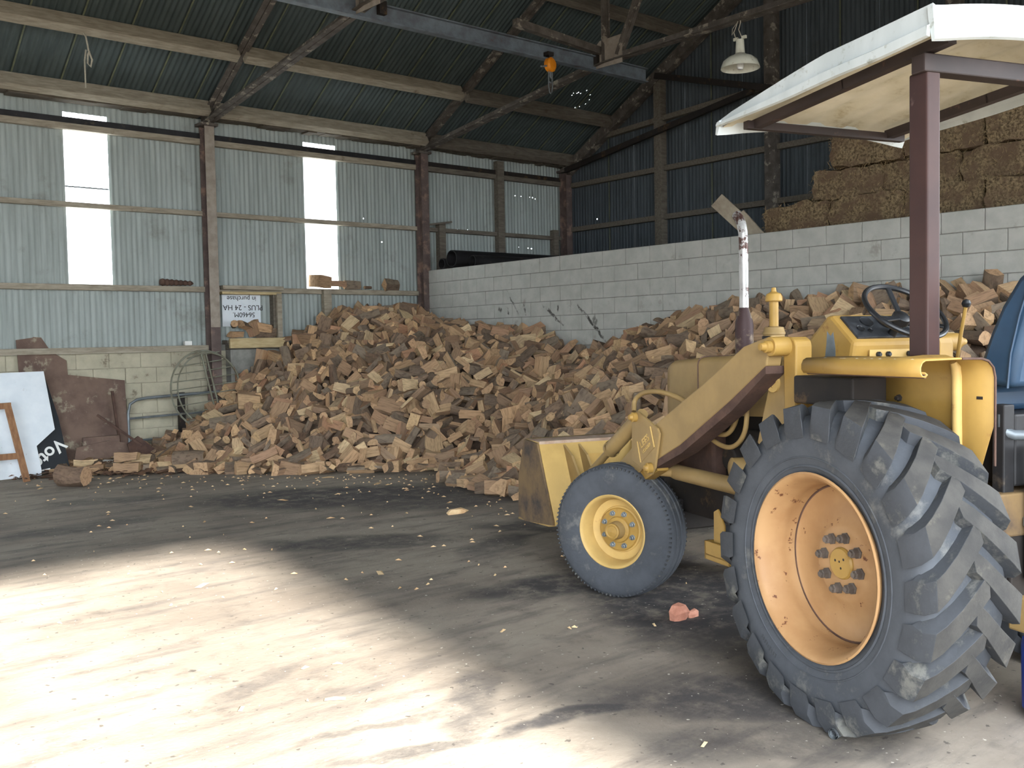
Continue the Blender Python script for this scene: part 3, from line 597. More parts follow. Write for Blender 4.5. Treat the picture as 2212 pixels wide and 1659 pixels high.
for i, (Lg, M) in enumerate(zip(LOGS, E3)):
    x, y, z, k, s_ = Lg
    if i in bset:
        o = link('firewood_log', LOGME[k]); o.matrix_world = Matrix.Translation((x, y, z)) @ M.to_4x4() @ Matrix.Scale(s_, 4)
        px, py = proj[i][:2]; KL.append((o, k, px, py))
    else:
        vs, fs, mi = LOGV[k]; A = np.array(M)*s_; SV.append(vs@A.T+np.array([x, y, z])); SL_.append(vs)
        SF += [tuple(j+off for j in f) for f in fs]; SM += mi; off += len(vs)
kn = {'quarter': 'wedge split log', 'half': 'half round log', 'round': 'round branch log', 'slab': 'flat slab log', 'block': 'blocky split log', 'splint': 'thin kindling stick'}
def where(px, py):
    if px < 1310:
        hx = ['left flank', 'part below the niche', 'middle left part', 'middle', 'middle right part', 'right side'][int(np.digitize(px, [430, 590, 760, 930, 1110]))]
        vy = ['at the top of', 'high on', 'halfway up', 'low on', 'at the foot of'][int(np.digitize(py, [735, 810, 890, 970]))]
        return '%s the heap %s' % (vy, hx), 'split logs of the large corner heap'
    hx = ['right of the valley', 'behind the exhaust', 'behind the air cleaner', 'behind the steering wheel', 'behind the seat'][int(np.digitize(px, [1420, 1620, 1760, 1980]))]
    return '%s in the rear heap %s' % (['high', 'midway', 'low'][int(np.digitize(py, [690, 770]))], hx), 'split logs heaped behind the tractor'
bins = {}
for (o, k, px, py) in KL:
    wh, gr = where(px, py); bins.setdefault((kn[kinds[k]], wh, gr), []).append((px, o))
ords = ['leftmost', 'second', 'third', 'fourth', 'fifth', 'sixth', 'seventh', 'eighth', 'ninth', 'tenth']
for (nm, wh, gr), L in bins.items():
    L.sort(key=lambda q: q[0])
    for j, (px, o) in enumerate(L):
        lb = '%s %s' % (nm, wh) if len(L) == 1 else ('leftmost %s %s' % (nm, wh) if j == 0 else '%s from left %s %s' % (ords[min(j, 9)], nm, wh))
        tag(o, lb, 'firewood', gr)
m = MB(); m.v = [tuple(v) for v in np.concatenate(SV)]; m.f = SF; m.mi = SM; m.loc = np.concatenate(SL_)
tag(m.build('firewood_pile', ['wood_split', 'wood_bark', 'wood_end'], None, 30), 'mass of smaller and half hidden split firewood in the big heap', 'firewood', kind='stuff')

def place_log(loc, k, rot, s_, label, group=None, sc=None):
    o = link('firewood_log', LOGME[k]); o.location = loc; o.rotation_euler = rot; o.scale = (s_, s_, s_) if sc is None else sc
    return tag(o, label, 'firewood', group)
# loose pieces
def round_log(name, loc, r, L, rot, label):
    vs, fs, mi = make_log('round', L, r, hash(label) % 1000 if False else int(r*10000)); m = MB(); m.v = [tuple(v) for v in vs]; m.f = fs; m.mi = mi; m.loc = vs
    o = m.build(name, ['wood_split', 'wood_bark', 'wood_end'], None, 40); o.location = loc; o.rotation_euler = rot; return tag(o, label, 'firewood')
round_log('log_round', (3.42, 12.15, .13), .145, .36, (0, .05, -.95), 'short fat log round lying alone on the floor at far left')
round_log('log_round', (4.95, 12.45, .13), .15, .40, (0, 0, -.55), 'mossy grey log round at the foot of the heap')
place_log((4.25, 12.75, .09), 17, (0, 0, -.5), 1.05, 'lower brick shaped split log of the pair at the left foot of the heap')
place_log((4.25, 12.75, .23), 18, (0, 0, -.6), 1.0, 'upper brick shaped split log resting on another at the left foot of the heap')
place_log((6.55, 7.95, .10), 0, (.4, .1, .6), 1.3, 'large split log on the floor beside the loader bucket')
place_log((6.9, 7.75, .10), 3, (1.4, .1, -.5), 1.3, 'dark split log nearest the corner of the loader bucket')
place_log((9.0, 13.62, .0), 1, (0, 0, 0), .01, 'x') if False else None
# logs on the lower wall rail
rz = 2.47+.04
RL = [(7.92, 19, (.1, 0, .15), 'red squared log block on the wall rail in front of the bright opening', (1.0, 1.3, 1.5)), (8.22, 15, (0, 0, .1), 'grey slab log second along the wall rail', (1.0, .8, 1.1)), (8.52, 2, (2.3, 0, -.1), 'brown split log third along the wall rail', (.9, .9, .9)), (8.82, 12, (0, 0, .1), 'thin dark stick lying on the wall rail', (.6, .5, .5)), (9.30, 4, (2.2, 0, .2), 'brown knotty log at the right end of the wall rail', (1.0, 1.1, 1.1))]
for (x, k, rot, lb, sc) in RL: place_log((x, YW-.10, rz+.085*sc[2]), k, rot, 1, lb, 'logs on the wall rail', sc)
# spiral cone shaped wood piece on rail
m = MB(); prof = []
for i in range(15): prof += [(.045+.012*(i % 2)-.0015*i, i*.034)]
m.lathe([(0, 0)]+prof+[(0, .5)], 12, (5.30, YW-.11, 2.565), (1, 0, -.02)); tag(m.build('coil_spring', 'rust'), 'old rusty coil lying on the lower wall rail', 'spring')
# feed opening with timber frame
e = empty('wall_niche', (6.25, YW, 0)); 
for nm, lo, hi, mt in [('lintel', (-.05, -.24, 2.47), (.95, -.02, 2.53), 'timber_grey'), ('lintel_strip', (-.05, -.20, 2.40), (.93, -.03, 2.44), 'timber_new'), ('jamb', (.84, -.22, 1.72), (.92, -.04, 2.42), 'timber_grey'), ('inner_jamb', (.80, -.16, 1.72), (.835, -.03, 2.42), 'timber_dark'), ('sill_board', (.02, -.27, 1.58), (.93, -.22, 1.73), 'timber_new'), ('sill_shelf', (.0, -.215, 1.64), (.80, -.02, 1.70), 'timber_dark')]:
    m = MB(); m.b2(lo, hi); m.build(nm, mt, e, 0, .004)
tag(e, 'timber framed niche in the side wall beside the dusty column', 'frame')
sb = empty('sign_board', (6.60, YW-.035, 2.17)); m = MB(); m.b2((-.34, -.006, -.26), (.29, .006, .25)); m.build('panel', 'white_panel', sb, 0)
for txt, z, sz, xo in [('in purchase', .175, .105, .0), ('PLUS - 24 HA', .035, .115, .02), ('56460M.', -.075, .105, .03)]:
    o = link('lettering', text_mesh('lettering', txt, sz, 'sign_black', .001), sb, 0, (-.02+xo, -.009, z)); o.rotation_euler = (math.pi/2, math.pi, 0); 
tag(sb, 'white printed sale board hung upside down inside the timber niche', 'sign')
for (x, z, k, rot, lb) in [(6.42, 1.78, 1, (.3, 0, .3), 'lowest left log stacked in the timber niche'), (6.40, 1.92, 11, (0, .1, 1.2), 'pale round ended log upper left in the timber niche'), (6.62, 1.90, 4, (1.0, .3, .4), 'grey split log in the middle of the timber niche'), (6.72, 1.86, 14, (1.5, 1.2, .2), 'upright slab of wood leaning in the timber niche'), (6.86, 1.90, 2, (.4, .2, -.6), 'reddish split log upper right in the timber niche'), (6.92, 1.79, 6, (2.4, 0, -.4), 'dark barked log at the lower right of the timber niche')]:
    place_log((x, YW-.14, z+.02), k, rot, .98, lb, 'logs in the niche')
m = MB(); m.b2((7.93, YW-.20, 1.95), (8.07, YW-.10, 2.50)); tag(m.build('stub_post', 'timber_grey', None, 0, .006), 'short timber stub fixed below the wall rail over the heap', 'post')
m = MB(); m.b2((5.62, YW-.15, 1.636), (5.73, YW-.08, 1.70)); tag(m.build('white_block', 'white_paint', None, 0, .004), 'small white block left on the sole plate', 'block')

# ---------------------------------------------------------------- things leaning on the plinth
def lean(name, pts, th, foot_y, top_y, ztop, mat, label, cat, parent=None):   # outline in (x, s) where s runs up the leaning plane
    a = math.atan2(top_y-foot_y, ztop); m = MB(); d = Vector((0, math.sin(a), math.cos(a))); n = Vector((0, -math.cos(a), math.sin(a)))
    P3 = [Vector((x, foot_y, 0))+d*s_ for x, s_ in pts]; m.prism(P3, n*th); o = m.build(name, mat, parent, 0); 
    if label: tag(o, label, cat)
    return o
lean('steel_sheet', [(3.35, 0.02), (3.85, .0), (4.62, .0), (4.68, .42), (4.72, 1.19), (3.97, 1.30), (3.97, 1.50), (3.78, 1.64), (3.68, 1.83), (3.58, 1.84), (3.57, 1.83), (3.36, 1.80)], .008, 13.86, 14.24, 1.6, 'rust_plate', 'large rusty cut steel sheet leaning on the block base wall', 'metal sheet')
lean('steel_bar', [(4.50, .25), (4.53, .25), (4.51, 1.05), (4.475, 1.05)], .02, 13.74, 14.12, 1.6, 'rust', 'thin rusty bar standing against the cut steel sheet', 'bar')
m = MB(); m.bar((4.2, 13.72, .72), (4.72, 13.55, .28), .05, .03); m.prism([(4.55, 13.6, .30), (4.70, 13.6, .40), (4.95, 13.5, .16), (4.62, 13.6, .05)], (0, .03, .0)); tag(m.build('plough_arm', 'rust', None, 0), 'bent rusty implement arm leaning by the steel sheet', 'implement')
m = MB(); m.prism([(3.86, 13.70, .02), (3.92, 13.72, .30), (4.35, 13.74, .36), (4.62, 13.72, .30), (4.62, 13.68, .02)], (0, .02, 0)); m.b2((4.02, 13.76, .3), (4.5, 13.8, .42)); tag(m.build('rusty_box', 'rust_plate', None, 0), 'low rusty steel box on the floor before the steel sheet', 'metal box')
vb = lean('vote_sign', [(3.22, .02), (3.76, .08), (3.70, .75), (3.60, 1.30), (3.30, 1.30)], .012, 13.48, 13.95, 1.5, 'sign_black', 'black election board with white lettering behind the white panel', 'sign')
a_ = math.atan2(.47, 1.5)
o = link('lettering', text_mesh('lettering', 'Vote', .235, 'white_paint', .001, .005), vb); d = Vector((0, math.sin(a_), math.cos(a_))); n = Vector((0, -math.cos(a_), math.sin(a_)))
o.matrix_local = Matrix.Translation(Vector((3.53, 13.48, 0))+d*.28+n*.016) @ (Matrix((Vector((1, 0, 0)), d, n)).transposed().to_4x4()) @ Matrix.Rotation(R(218), 4, 'Z')
m = MB(); q = [Vector((x, 13.48, 0))+d*s_+n*.0165 for x, s_ in [(3.40, .05), (3.52, .065), (3.52, .085), (3.40, .07)]]; m.prism(q, n*.001); m.build('underline', 'white_paint', vb, 0)
wp = lean('plastic_board', [(2.6, .0), (3.38, .02), (3.385, .10), (3.36, .40), (3.60, .60), (3.545, 1.38), (2.6, 1.37)], .012, 13.36, 13.72, 1.35, 'white_panel', 'dirty white plastic panel leaning at the far left', 'panel')
lean('raised_panel', [(2.7, .1), (3.33, .1), (3.36, .5), (3.38, 1.22), (2.7, 1.23)], .006, 13.345, 13.70, 1.35, 'white_panel', None, None, wp)
e = empty('window_frame', (0, 0, 0)); a_ = math.atan2(.3, 1.2); d = Vector((0, math.sin(a_), math.cos(a_)))
F0 = Vector((3.10, 13.02, .0)); F1 = Vector((2.87, 13.02, 0))+d*1.0
m = MB(); m.bar((3.12, 13.0, .0), Vector((2.99, 13.0, 0))+d*.98, .04, .075, (1, 0, 0)); m.build('stile', 'frame_brown', e, 0)
m = MB(); m.bar(Vector((2.2, 13.0, 0))+d*.95, Vector((3.03, 13.0, 0))+d*.965, .04, .075); m.build('top_rail', 'frame_brown', e, 0)
m = MB(); m.bar(Vector((2.2, 13.0, 0))+d*.33, Vector((3.04, 13.0, 0))+d*.33, .03, .075); m.build('cross_rail', 'frame_brown', e, 0)
tag(e, 'brown wooden window frame leaning against the white panel', 'frame')
# tubular gate and round feeder ring
e = empty('tubular_gate', (0, 0, 0)); gp = [(4.70, 13.98, .02), (4.71, 14.0, .70), (4.74, 14.01, .82), (4.84, 14.02, .88), (5.0, 14.02, .90), (6.4, 14.03, .95)]
m = MB(); m.tube(gp, .021, 8); m.build('outer_tube', 'steel_grey', e); 
for z0, z1 in [(.62, .66), (.30, .33)]: m = MB(); m.tube([(4.71, 14.0, z0), (6.4, 14.02, z1)], .016, 8); m.build('rail', 'steel_grey', e)
tag(e, 'grey tubular gate end standing against the block base wall', 'gate')
e = empty('feeder_ring', (5.80, 13.85, .98)); e.rotation_euler = (R(-8), 0, 0); 
m = MB(); m.tube([(.53*math.cos(t), 0, .58*math.sin(t)) for t in np.linspace(0, 2*math.pi, 37)], .014, 6); m.build('outer_hoop', 'feeder', e)
m = MB(); m.tube([(.02+.48*math.cos(t), -.08, .54*math.sin(t)) for t in np.linspace(R(20), R(230), 25)], .012, 6); m.build('inner_hoop', 'feeder', e)
for i in range(9):
    z = -.42+i*.115; xr = .53*math.sqrt(max(0, 1-(z/.58)**2))-.01; m = MB(); m.tube([(-xr, -.02, z-.03), (xr*.95, -.02, z+.06)], .008, 6); m.build('rung', 'feeder', e)
for xo in (.0, .07): m = MB(); m.tube([(-.05+xo, -.035, .55), (.12+xo, -.035, -.5)], .014, 6); m.build('upright', 'feeder', e)
tag(e, 'round tubular feeder ring leaning beside the firewood', 'feeder')
m = MB(); m.b2((5.45, 14.02, .0), (5.54, 14.09, .95)); tag(m.build('dark_post', 'engine', None, 0), 'dark upright post behind the feeder ring', 'post')
# white rag, litter
m = MB(); rr_ = random.Random(3)
for i in range(26):
    x = 3.95+rr_.random()*.75; y = 13.35+rr_.uniform(-.18, .12); z = .02+rr_.random()*.14; s_ = rr_.uniform(.03, .10)
    p = [Vector((x, y, z))+Vector((rr_.uniform(-s_, s_), rr_.uniform(-s_, s_), rr_.uniform(-.3, .5)*s_)) for _ in range(4)]; m.add(p, [(0, 1, 2), (0, 2, 3), (1, 3, 2)])
tag(m.build('torn_wrap', 'white_paint', None, 0), 'torn white plastic wrap on the litter at left of the heap', 'plastic', kind='stuff')
m = MB()
for i in range(900):
    x = rr_.uniform(3.0, 6.4); y = rr_.gauss(13.6-.62*(x-3.4)*(1 if x > 4 else .4), .35)
    if y > 14.0: continue
    s_ = rr_.uniform(.02, .11); z = .01+rr_.random()*.05; c = Vector((x, y, z)); aa = rr_.uniform(0, 6.28); u = Vector((math.cos(aa), math.sin(aa), rr_.uniform(-.2, .3)))*s_; v_ = Vector((-math.sin(aa), math.cos(aa), rr_.uniform(-.3, .3)))*s_*rr_.uniform(.15, .5)
    m.add([c-u-v_, c+u-v_, c+u+v_, c-u+v_, c+Vector((0, 0, .015))], [(0, 1, 4), (1, 2, 4), (2, 3, 4), (3, 0, 4)])
tag(m.build('bark_litter', 'bark_litter', None, 0), 'bark and splinter litter along the left foot of the heap', 'debris', kind='stuff')
m = MB()
for i in range(420):
    t_ = rr_.random()
    if t_ < .62:
        k_ = rr_.randrange(5); bx = [(4.2, 12.5), (5.2, 11.6), (6.2, 10.4), (7.0, 9.6), (6.4, 7.6)][k_]; x = rr_.gauss(bx[0]-.3, .55); y = rr_.gauss(bx[1]-.35, .6)
    else: x = rr_.uniform(.8, 6.5); y = rr_.uniform(2.0, 11.5)
    s_ = rr_.uniform(.006, .03) if rr_.random() < .95 else rr_.uniform(.03, .08); aa = rr_.uniform(0, 6.28); c = Vector((x, y, .004)); u = Vector((math.cos(aa), math.sin(aa), 0))*s_; v_ = Vector((-math.sin(aa), math.cos(aa), 0))*s_*rr_.uniform(.12, .4)
    m.add([c-u-v_, c+u-v_, c+u+v_, c-u+v_, c+Vector((0, 0, .012))], [(0, 1, 4), (1, 2, 4), (2, 3, 4), (3, 0, 4)])
tag(m.build('wood_chips', 'chip', None, 0), 'pale wood chips and splinters scattered over the dirt floor', 'debris', kind='stuff')
# single bits on the floor
def lump(name, loc, s_, mat, label, cat, seed=1):
    rg = random.Random(seed); m = MB(); n = 7; vs = [(0, 0, -.5)]; 
    for j in range(3):
        for i in range(n):
            a = 2*math.pi*i/n+rg.uniform(-.2, .2); r = [.75, 1, .6][j]*rg.uniform(.75, 1.1); vs.append((r*math.cos(a), r*math.sin(a), [-.5, .0, .5][j]+rg.uniform(-.12, .12)))
    vs.append((rg.uniform(-.2, .2), 0, .62)); fs = [(0, 1+(i+1) % n, 1+i) for i in range(n)]
    for j in range(2): fs += [(1+j*n+i, 1+j*n+(i+1) % n, 1+(j+1)*n+(i+1) % n, 1+(j+1)*n+i) for i in range(n)]
    fs += [(1+2*n+i, 1+2*n+(i+1) % n, 1+3*n) for i in range(n)]
    m.add([(v[0]*s_[0], v[1]*s_[1], v[2]*s_[2]) for v in vs], fs); o = m.build(name, mat, None, 20); o.location = loc; return tag(o, label, cat)
lump('brick_fragment', (4.33, 3.68, .045), (.085, .06, .09), 'stone_red', 'broken reddish lump on the floor between the tractor wheels', 'rubble', 4)
lump('wood_fragment', (4.43, 3.66, .02), (.07, .03, .04), 'stone_red', 'flat reddish chip beside the broken lump', 'rubble', 9)
lump('wood_fragment', (5.5, 7.38, .02), (.14, .05, .05), 'chip', 'pale curved wood chip alone on the open floor', 'wood chip', 12)
m = MB(); pd = (Vector((3.62, 2.15, .03))-Vector((3.49, 2.17, .03))).normalized(); m.tube([(3.475, 2.150, .024), (3.55, 2.152, .026), (3.63, 2.162, .026)], .022, 12, caps=False); m.tube([(3.63, 2.162, .026), (3.55, 2.152, .026), (3.475, 2.150, .024)], .016, 12, caps=False)
tag(m.build('pipe_offcut', 'steel_grey'), 'short grey pipe offcut lying against the rear tyre', 'pipe')
m = MB(); m.lathe([(0, 0), (.12, 0), (.15, .04), (.155, .30), (.15, .33), (0, .33)], 24, (4.36, 1.62, 0)); tag(m.build('blue_drum', 'blue_plastic'), 'bright blue plastic drum at the right edge behind the tractor', 'drum')

# ---------------------------------------------------------------- loft: pipes, planks, hay bales
for i, (y, z, r, xa, xb) in enumerate([(13.38, 3.02, .145, 9.98, 13.2), (13.12, 2.97, .10, 10.22, 13.3), (13.62, 2.95, .09, 9.95, 13.0)]):
    m = MB(); m.tube([(xa, y, z), (xb, y, z)], r, 20, caps=False); m.tube([(xb, y, z), (xa, y, z)], r-.012, 20, caps=False); m.lathe([(r, 0), (r-.012, 0)], 20, (xa, y, z), (1, 0, 0))
    tag(m.build('steel_pipe', 'black_metal'), ['largest dark pipe lying on the loft behind the block wall', 'thinner dark pipe on the loft in front of the largest pipe', 'dark pipe on the loft nearest the side wall'][i], 'pipe', 'pipes on the loft')
def P_on(px, py, X):
    d = np.array([(px-1106)/F_PX, (py-829.5)/F_PX, 1.0])@Rc; t = (X-cp[0])/d[0]; return Vector(cp+d*t)
for (a, b, wd, lb) in [(P_on(1548, 432, 10.12), P_on(1622, 500, 10.35), .20, 'wide weathered plank end sticking up behind the block wall'), (P_on(1596, 462, 10.16), P_on(1650, 522, 10.40), .15, 'second weathered plank crossing below the wide plank')]:
    m = MB(); m.bar(a, b, wd, .04, (-1, 0, .35)); tag(m.build('plank', 'plank_grey', None, 0, .004), lb, 'plank', 'planks behind the block wall')
def bale_mesh(seed):
    rg = random.Random(seed); m = MB(); nx, ny, nz = 10, 5, 5; d = (.90, .46, .36); vs = {}; V = []; Fc = []
    def vid(i, j, k):
        if (i, j, k) not in vs:
            p = Vector(((i/nx-.5)*d[0], (j/ny-.5)*d[1], (k/nz-.5)*d[2])); q = Vector((p.x*2/d[0], p.y*2/d[1], p.z*2/d[2]))
            rr0 = sum(abs(c)**7 for c in q)**(1/7); p = p/max(rr0, 1e-3)*1.0 if False else p*(1-.05*max(0, (abs(q.x)+abs(q.y)+abs(q.z)-2)))
            p += Vector((rg.gauss(0, .011), rg.gauss(0, .011), rg.gauss(0, .011))); vs[(i, j, k)] = len(V); V.append(tuple(p))
        return vs[(i, j, k)]
    for i in range(nx):
        for j in range(ny): Fc.append((vid(i, j, 0), vid(i, j+1, 0), vid(i+1, j+1, 0), vid(i+1, j, 0))); Fc.append((vid(i, j, nz), vid(i+1, j, nz), vid(i+1, j+1, nz), vid(i, j+1, nz)))
        for k in range(nz): Fc.append((vid(i, 0, k), vid(i+1, 0, k), vid(i+1, 0, k+1), vid(i, 0, k+1))); Fc.append((vid(i, ny, k), vid(i, ny, k+1), vid(i+1, ny, k+1), vid(i+1, ny, k)))
    for j in range(ny):
        for k in range(nz): Fc.append((vid(0, j, k), vid(0, j, k+1), vid(0, j+1, k+1), vid(0, j+1, k))); Fc.append((vid(nx, j, k), vid(nx, j+1, k), vid(nx, j+1, k+1), vid(nx, j, k+1)))
    m.add(V, Fc); s = MB()
    for i in range(700):
        f = rg.choice(('x', 'y', 'z')); u = [rg.uniform(-.5, .5)*d[0], rg.uniform(-.5, .5)*d[1], rg.uniform(-.5, .5)*d[2]]; ax_ = 'xyz'.index(f); u[ax_] = d[ax_]*.5*rg.choice((-1, 1))*1.01
        c = Vector(u); dr = Vector((rg.gauss(0, 1), rg.gauss(0, 1), rg.gauss(0, 1))).normalized()*rg.uniform(.03, .09); wv = dr.orthogonal().normalized()*.0022
        s.add([c-wv, c+wv, c+dr+wv*.3, c+dr*.5+wv*2.2], [(0, 1, 2), (0, 3, 2)])
    return m.mesh('hay_bale', 'hay', 50), s.mesh('loose_straw', 'straw', 0)
BM = [bale_mesh(i) for i in range(4)]
rowsB = [(7.35, 'bottom'), (6.78, 'second'), (6.52, 'third'), (6.08, 'fourth'), (5.70, 'top')]
ordn = ['first', 'second', 'third', 'fourth', 'fifth']
for r_, (ys, rn) in enumerate(rowsB):
    for c_ in range(5):
        y = ys-.45-c_*.905
        if y < 2.2: break
        me, ms = BM[(r_*3+c_) % 4]; o = link('hay_bale', me, None, 0, (10.62+random.uniform(-.05, .07)+(.12 if r_ > 0 else 0), y+random.uniform(-.01, .01), 2.85+.185+r_*.368)); o.rotation_euler = (random.uniform(-.03, .03), random.uniform(-.04, .04), math.pi/2+random.uniform(-.05, .05))
        st = link('loose_straw', ms, o); st['kind'] = 'stuff'
        tag(o, '%s hay bale from the left in the %s row of the stack' % (ordn[c_], rn), 'hay bale', 'hay bales stacked on the loft')

# ================================================================ THE LOADER TRACTOR  (x forward, y left, z up)
T = empty('loader_tractor', (4.403, 1.991, 0), R(71.7))
tag(T, 'yellow wheel loader tractor with white canopy and front bucket', 'tractor')
def part(m, name, mat, parent=T, smooth=35, bevel=0): return m.build(name, mat, parent, smooth, bevel)
# ---- rear wheels
RW = .676
def rear_tyre(yc, side):
    c = (0, yc, RW); ax_ = (0, side, 0)
    m = MB(); m.lathe([(.372, .175), (.40, .195), (.44, .205), (.50, .215), (.55, .212), (.60, .198), (.625, .165), (.636, .10), (.642, .0), (.636, -.10), (.625, -.165), (.60, -.198), (.56, -.212), (.50, -.215), (.44, -.205), (.40, -.195), (.372, -.175)], 72, c, ax_)
    m.lathe([(.415, .2015), (.418, .206), (.424, .206), (.427, .2035)], 72, c, ax_); m.lathe([(.455, .2085), (.457, .212), (.461, .212), (.463, .2095)], 72, c, ax_)
    ty = part(m, 'rear_tyre', 'tyre', T, 50)
    return ty
def lug_mesh(sgn):
    # one chevron bar, centred on angle 0 (pointing along +x of the wheel), running from the sidewall to past the crown centre
    m = MB(); st = []
    #      y      ang    half width base / top , r_base, r_top
    prof = [(.222, .090, .066, .060, .540, .568), (.219, .075, .070, .060, .575, .628), (.202, .045, .072, .055, .590, .674), (.165, .000, .070, .052, .605, .682), (.10, -.085, .064, .047, .615, .686), (.03, -.185, .058, .044, .622, .689), (-.03, -.265, .056, .042, .624, .688)]
    V = []
    for (y, a, wb, wt, rb, rt_) in prof:
        for (dw, r) in ((-wb, rb), (-wt, rt_), (wt, rt_), (wb, rb)):
            an = a+dw/.66; V.append((r*math.cos(an), sgn*y, r*math.sin(an)))
    F = []
    for i in range(len(prof)-1):
        for k in range(3): F.append((i*4+k, i*4+k+1, (i+1)*4+k+1, (i+1)*4+k))
    n = (len(prof)-1)*4; F += [(0, 3, 2, 1), (n, n+1, n+2, n+3)]
    if sgn < 0: F = [tuple(reversed(f)) for f in F]
    F = [tuple(reversed(f)) for f in F]
    m.add(V, F); m.mi = [1 if (j < (len(prof)-1)*3 and j % 3 == 1 and j > 5) else 0 for j in range(len(F))]; return m.mesh('lug', ['lug', 'lug_top'], 25)
LUGP, LUGM = lug_mesh(1), lug_mesh(-1)
def add_lugs(ty, yc, phase):
    for i in range(22):
        for k, me in ((0, LUGP), (.5, LUGM)):
            o = link('lug', me, ty, .004, (0, yc, RW)); o.rotation_euler = (0, (i+k)*2*math.pi/22+phase, 0)
def rear_rim(yc, side):
    c = (0, yc, RW); ax_ = (0, side, 0)
    m = MB(); m.lathe([(.372, .172), (.392, .200), (.396, .208), (.388, .212), (.376, .206), (.366, .192), (.358, .175), (.352, .15), (.342, .12), (.338, .08), (.345, .05), (.336, .03), (.334, .02), (.334, -.19)], 72, c, ax_)
    m.lathe([(.338, .022), (.326, .030), (.31, .018), (.20, .022), (.165, .040), (.15, .046), (.06, .046), (0, .046)], 72, c, ax_)
    m.lathe([(.396, -.208), (.37, -.19), (.334, -.19)], 48, c, ax_)
    rm = part(m, 'rear_rim', 'rim_orange', T, 45)
    m = MB(); m.lathe([(.3365, .0235), (.3345, .031), (.329, .0325), (.325, .030)], 72, c, ax_); part(m, 'rim_seam', 'rust', rm)
    m = MB(); m.lathe([(.068, .044), (.068, .052), (.062, .060), (.0, .061)], 32, c, ax_); part(m, 'hub_cap', 'yellow', rm)
    for i in range(8):
        a = 2*math.pi*i/8+.2; p = Vector((.112*math.cos(a), yc, RW+.112*math.sin(a)))
        m = MB(); m.lathe([(.0, .074), (.011, .074), (.012, .090), (0, .092)], 10, p, ax_); m.lathe([(.026, .044), (.026, .052), (.020, .054), (.020, .078), (.017, .082), (0, .082)], 6, p, ax_); part(m, 'wheel_nut', 'nut', rm, 30)
    for (a, r) in [(.3, .03), (2.4, .03), (1.2, .008), (4.4, .02)]:
        p = Vector((r*math.cos(a), yc, RW+r*math.sin(a))); m = MB(); m.lathe([(.006, .0605), (.0, .063)], 8, p, ax_); part(m, 'hub_bolt', 'engine', rm)
    return rm
for side in (1, -1):
    ty = rear_tyre(.715*side, side); add_lugs(ty, .715*side, .10 if side > 0 else .3); rear_rim(.715*side, side)
m = MB(); m.tube([(0, -.55, RW), (0, .55, RW)], .09, 16); m.lathe([(.0, -.32), (.2, -.3), (.22, 0), (.2, .3), (0, .32)], 20, (0, 0, RW), (0, 1, 0)); part(m, 'rear_axle', 'engine')
# sidewall lettering patch
m = MB(); a0 = R(-62)
for i in range(9):
    a = a0+.028*i; r0 = .500; ca, sa = math.cos(a), math.sin(a); hgt = .016 if i % 3 else .02
    m.box((r0*ca, .715+.2155, RW+r0*sa), (.006, .003, hgt), Matrix.Rotation(-a+math.pi/2, 3, 'Y'))
part(m, 'sidewall_lettering', 'lug')
# ---- front wheels, steered to the left
FW = .42
def front_wheel(cx, cy, side):
    st = R(32.8); n_ = Vector((-math.sin(st), math.cos(st), 0))*side; c = Vector((cx, cy, FW)); ax_ = tuple(n_)
    m = MB(); m.lathe([(.215, .095), (.235, .112), (.29, .128), (.34, .128), (.385, .117), (.408, .103), (.420, .085), (.423, .06), (.415, .056), (.415, .05), (.425, .046), (.427, .012), (.418, .008), (.418, -.008), (.427, -.012), (.425, -.046), (.415, -.05), (.415, -.056), (.423, -.06), (.420, -.085), (.408, -.103), (.385, -.117), (.34, -.128), (.29, -.128), (.235, -.112), (.215, -.095)], 64, c, ax_)
    ty = part(m, 'front_tyre', 'tyre', T, 50)
    u = n_.orthogonal().normalized(); q = n_.cross(u)
    m = MB()
    for i in range(90):
        a = 2*math.pi*i/90
        for zz in (.100, -.100):
            p = c+n_*zz+(u*math.cos(a)+q*math.sin(a))*.406; m.box(p, (.010, .03, .012), Matrix((((-u*math.sin(a)+q*math.cos(a))), n_, (u*math.cos(a)+q*math.sin(a)))).transposed())
    sh = part(m, 'shoulder_blocks', 'lug', ty, 0); sh['kind'] = 'stuff'
    m = MB(); m.lathe([(.215, .09), (.230, .106), (.236, .112), (.231, .117), (.222, .112), (.213, .098), (.207, .075), (.197, .05), (.194, .0), (.194, -.09), (.235, -.11)], 56, c, ax_)
    m.lathe([(.196, .012), (.17, .0), (.15, -.004), (.146, .006), (.14, .010), (.125, .010)], 56, c, ax_)
    rm = part(m, 'front_rim', 'yellow_pale', T, 40)
    m = MB(); m.lathe([(.14, .009), (.132, .020), (.085, .022), (.08, .035), (.072, .040), (.0, .042)], 40, c, ax_); part(m, 'hub_flange', 'yellow', rm)
    m = MB(); m.lathe([(.058, .038), (.056, .075), (.045, .095), (.043, .100), (0, .100)], 28, c, ax_); part(m, 'hub', 'yellow_dull', rm)
    m = MB(); m.lathe([(.048, .092), (.050, .108), (.040, .112), (.034, .108), (.0, .116)], 24, c, ax_); part(m, 'dust_cap', 'yellow', rm)
    for i in range(8):
        a = 2*math.pi*i/8+.3; p = c+(u*math.cos(a)+q*math.sin(a))*.108; m = MB(); m.lathe([(.019, .02), (.019, .024), (.014, .026), (.014, .040), (.008, .043), (.008, .052), (0, .053)], 6, p, ax_); part(m, 'wheel_nut', 'steel_grey', rm, 30)
front_wheel(2.227, .628, 1); front_wheel(2.227-.0, -.628, -1)
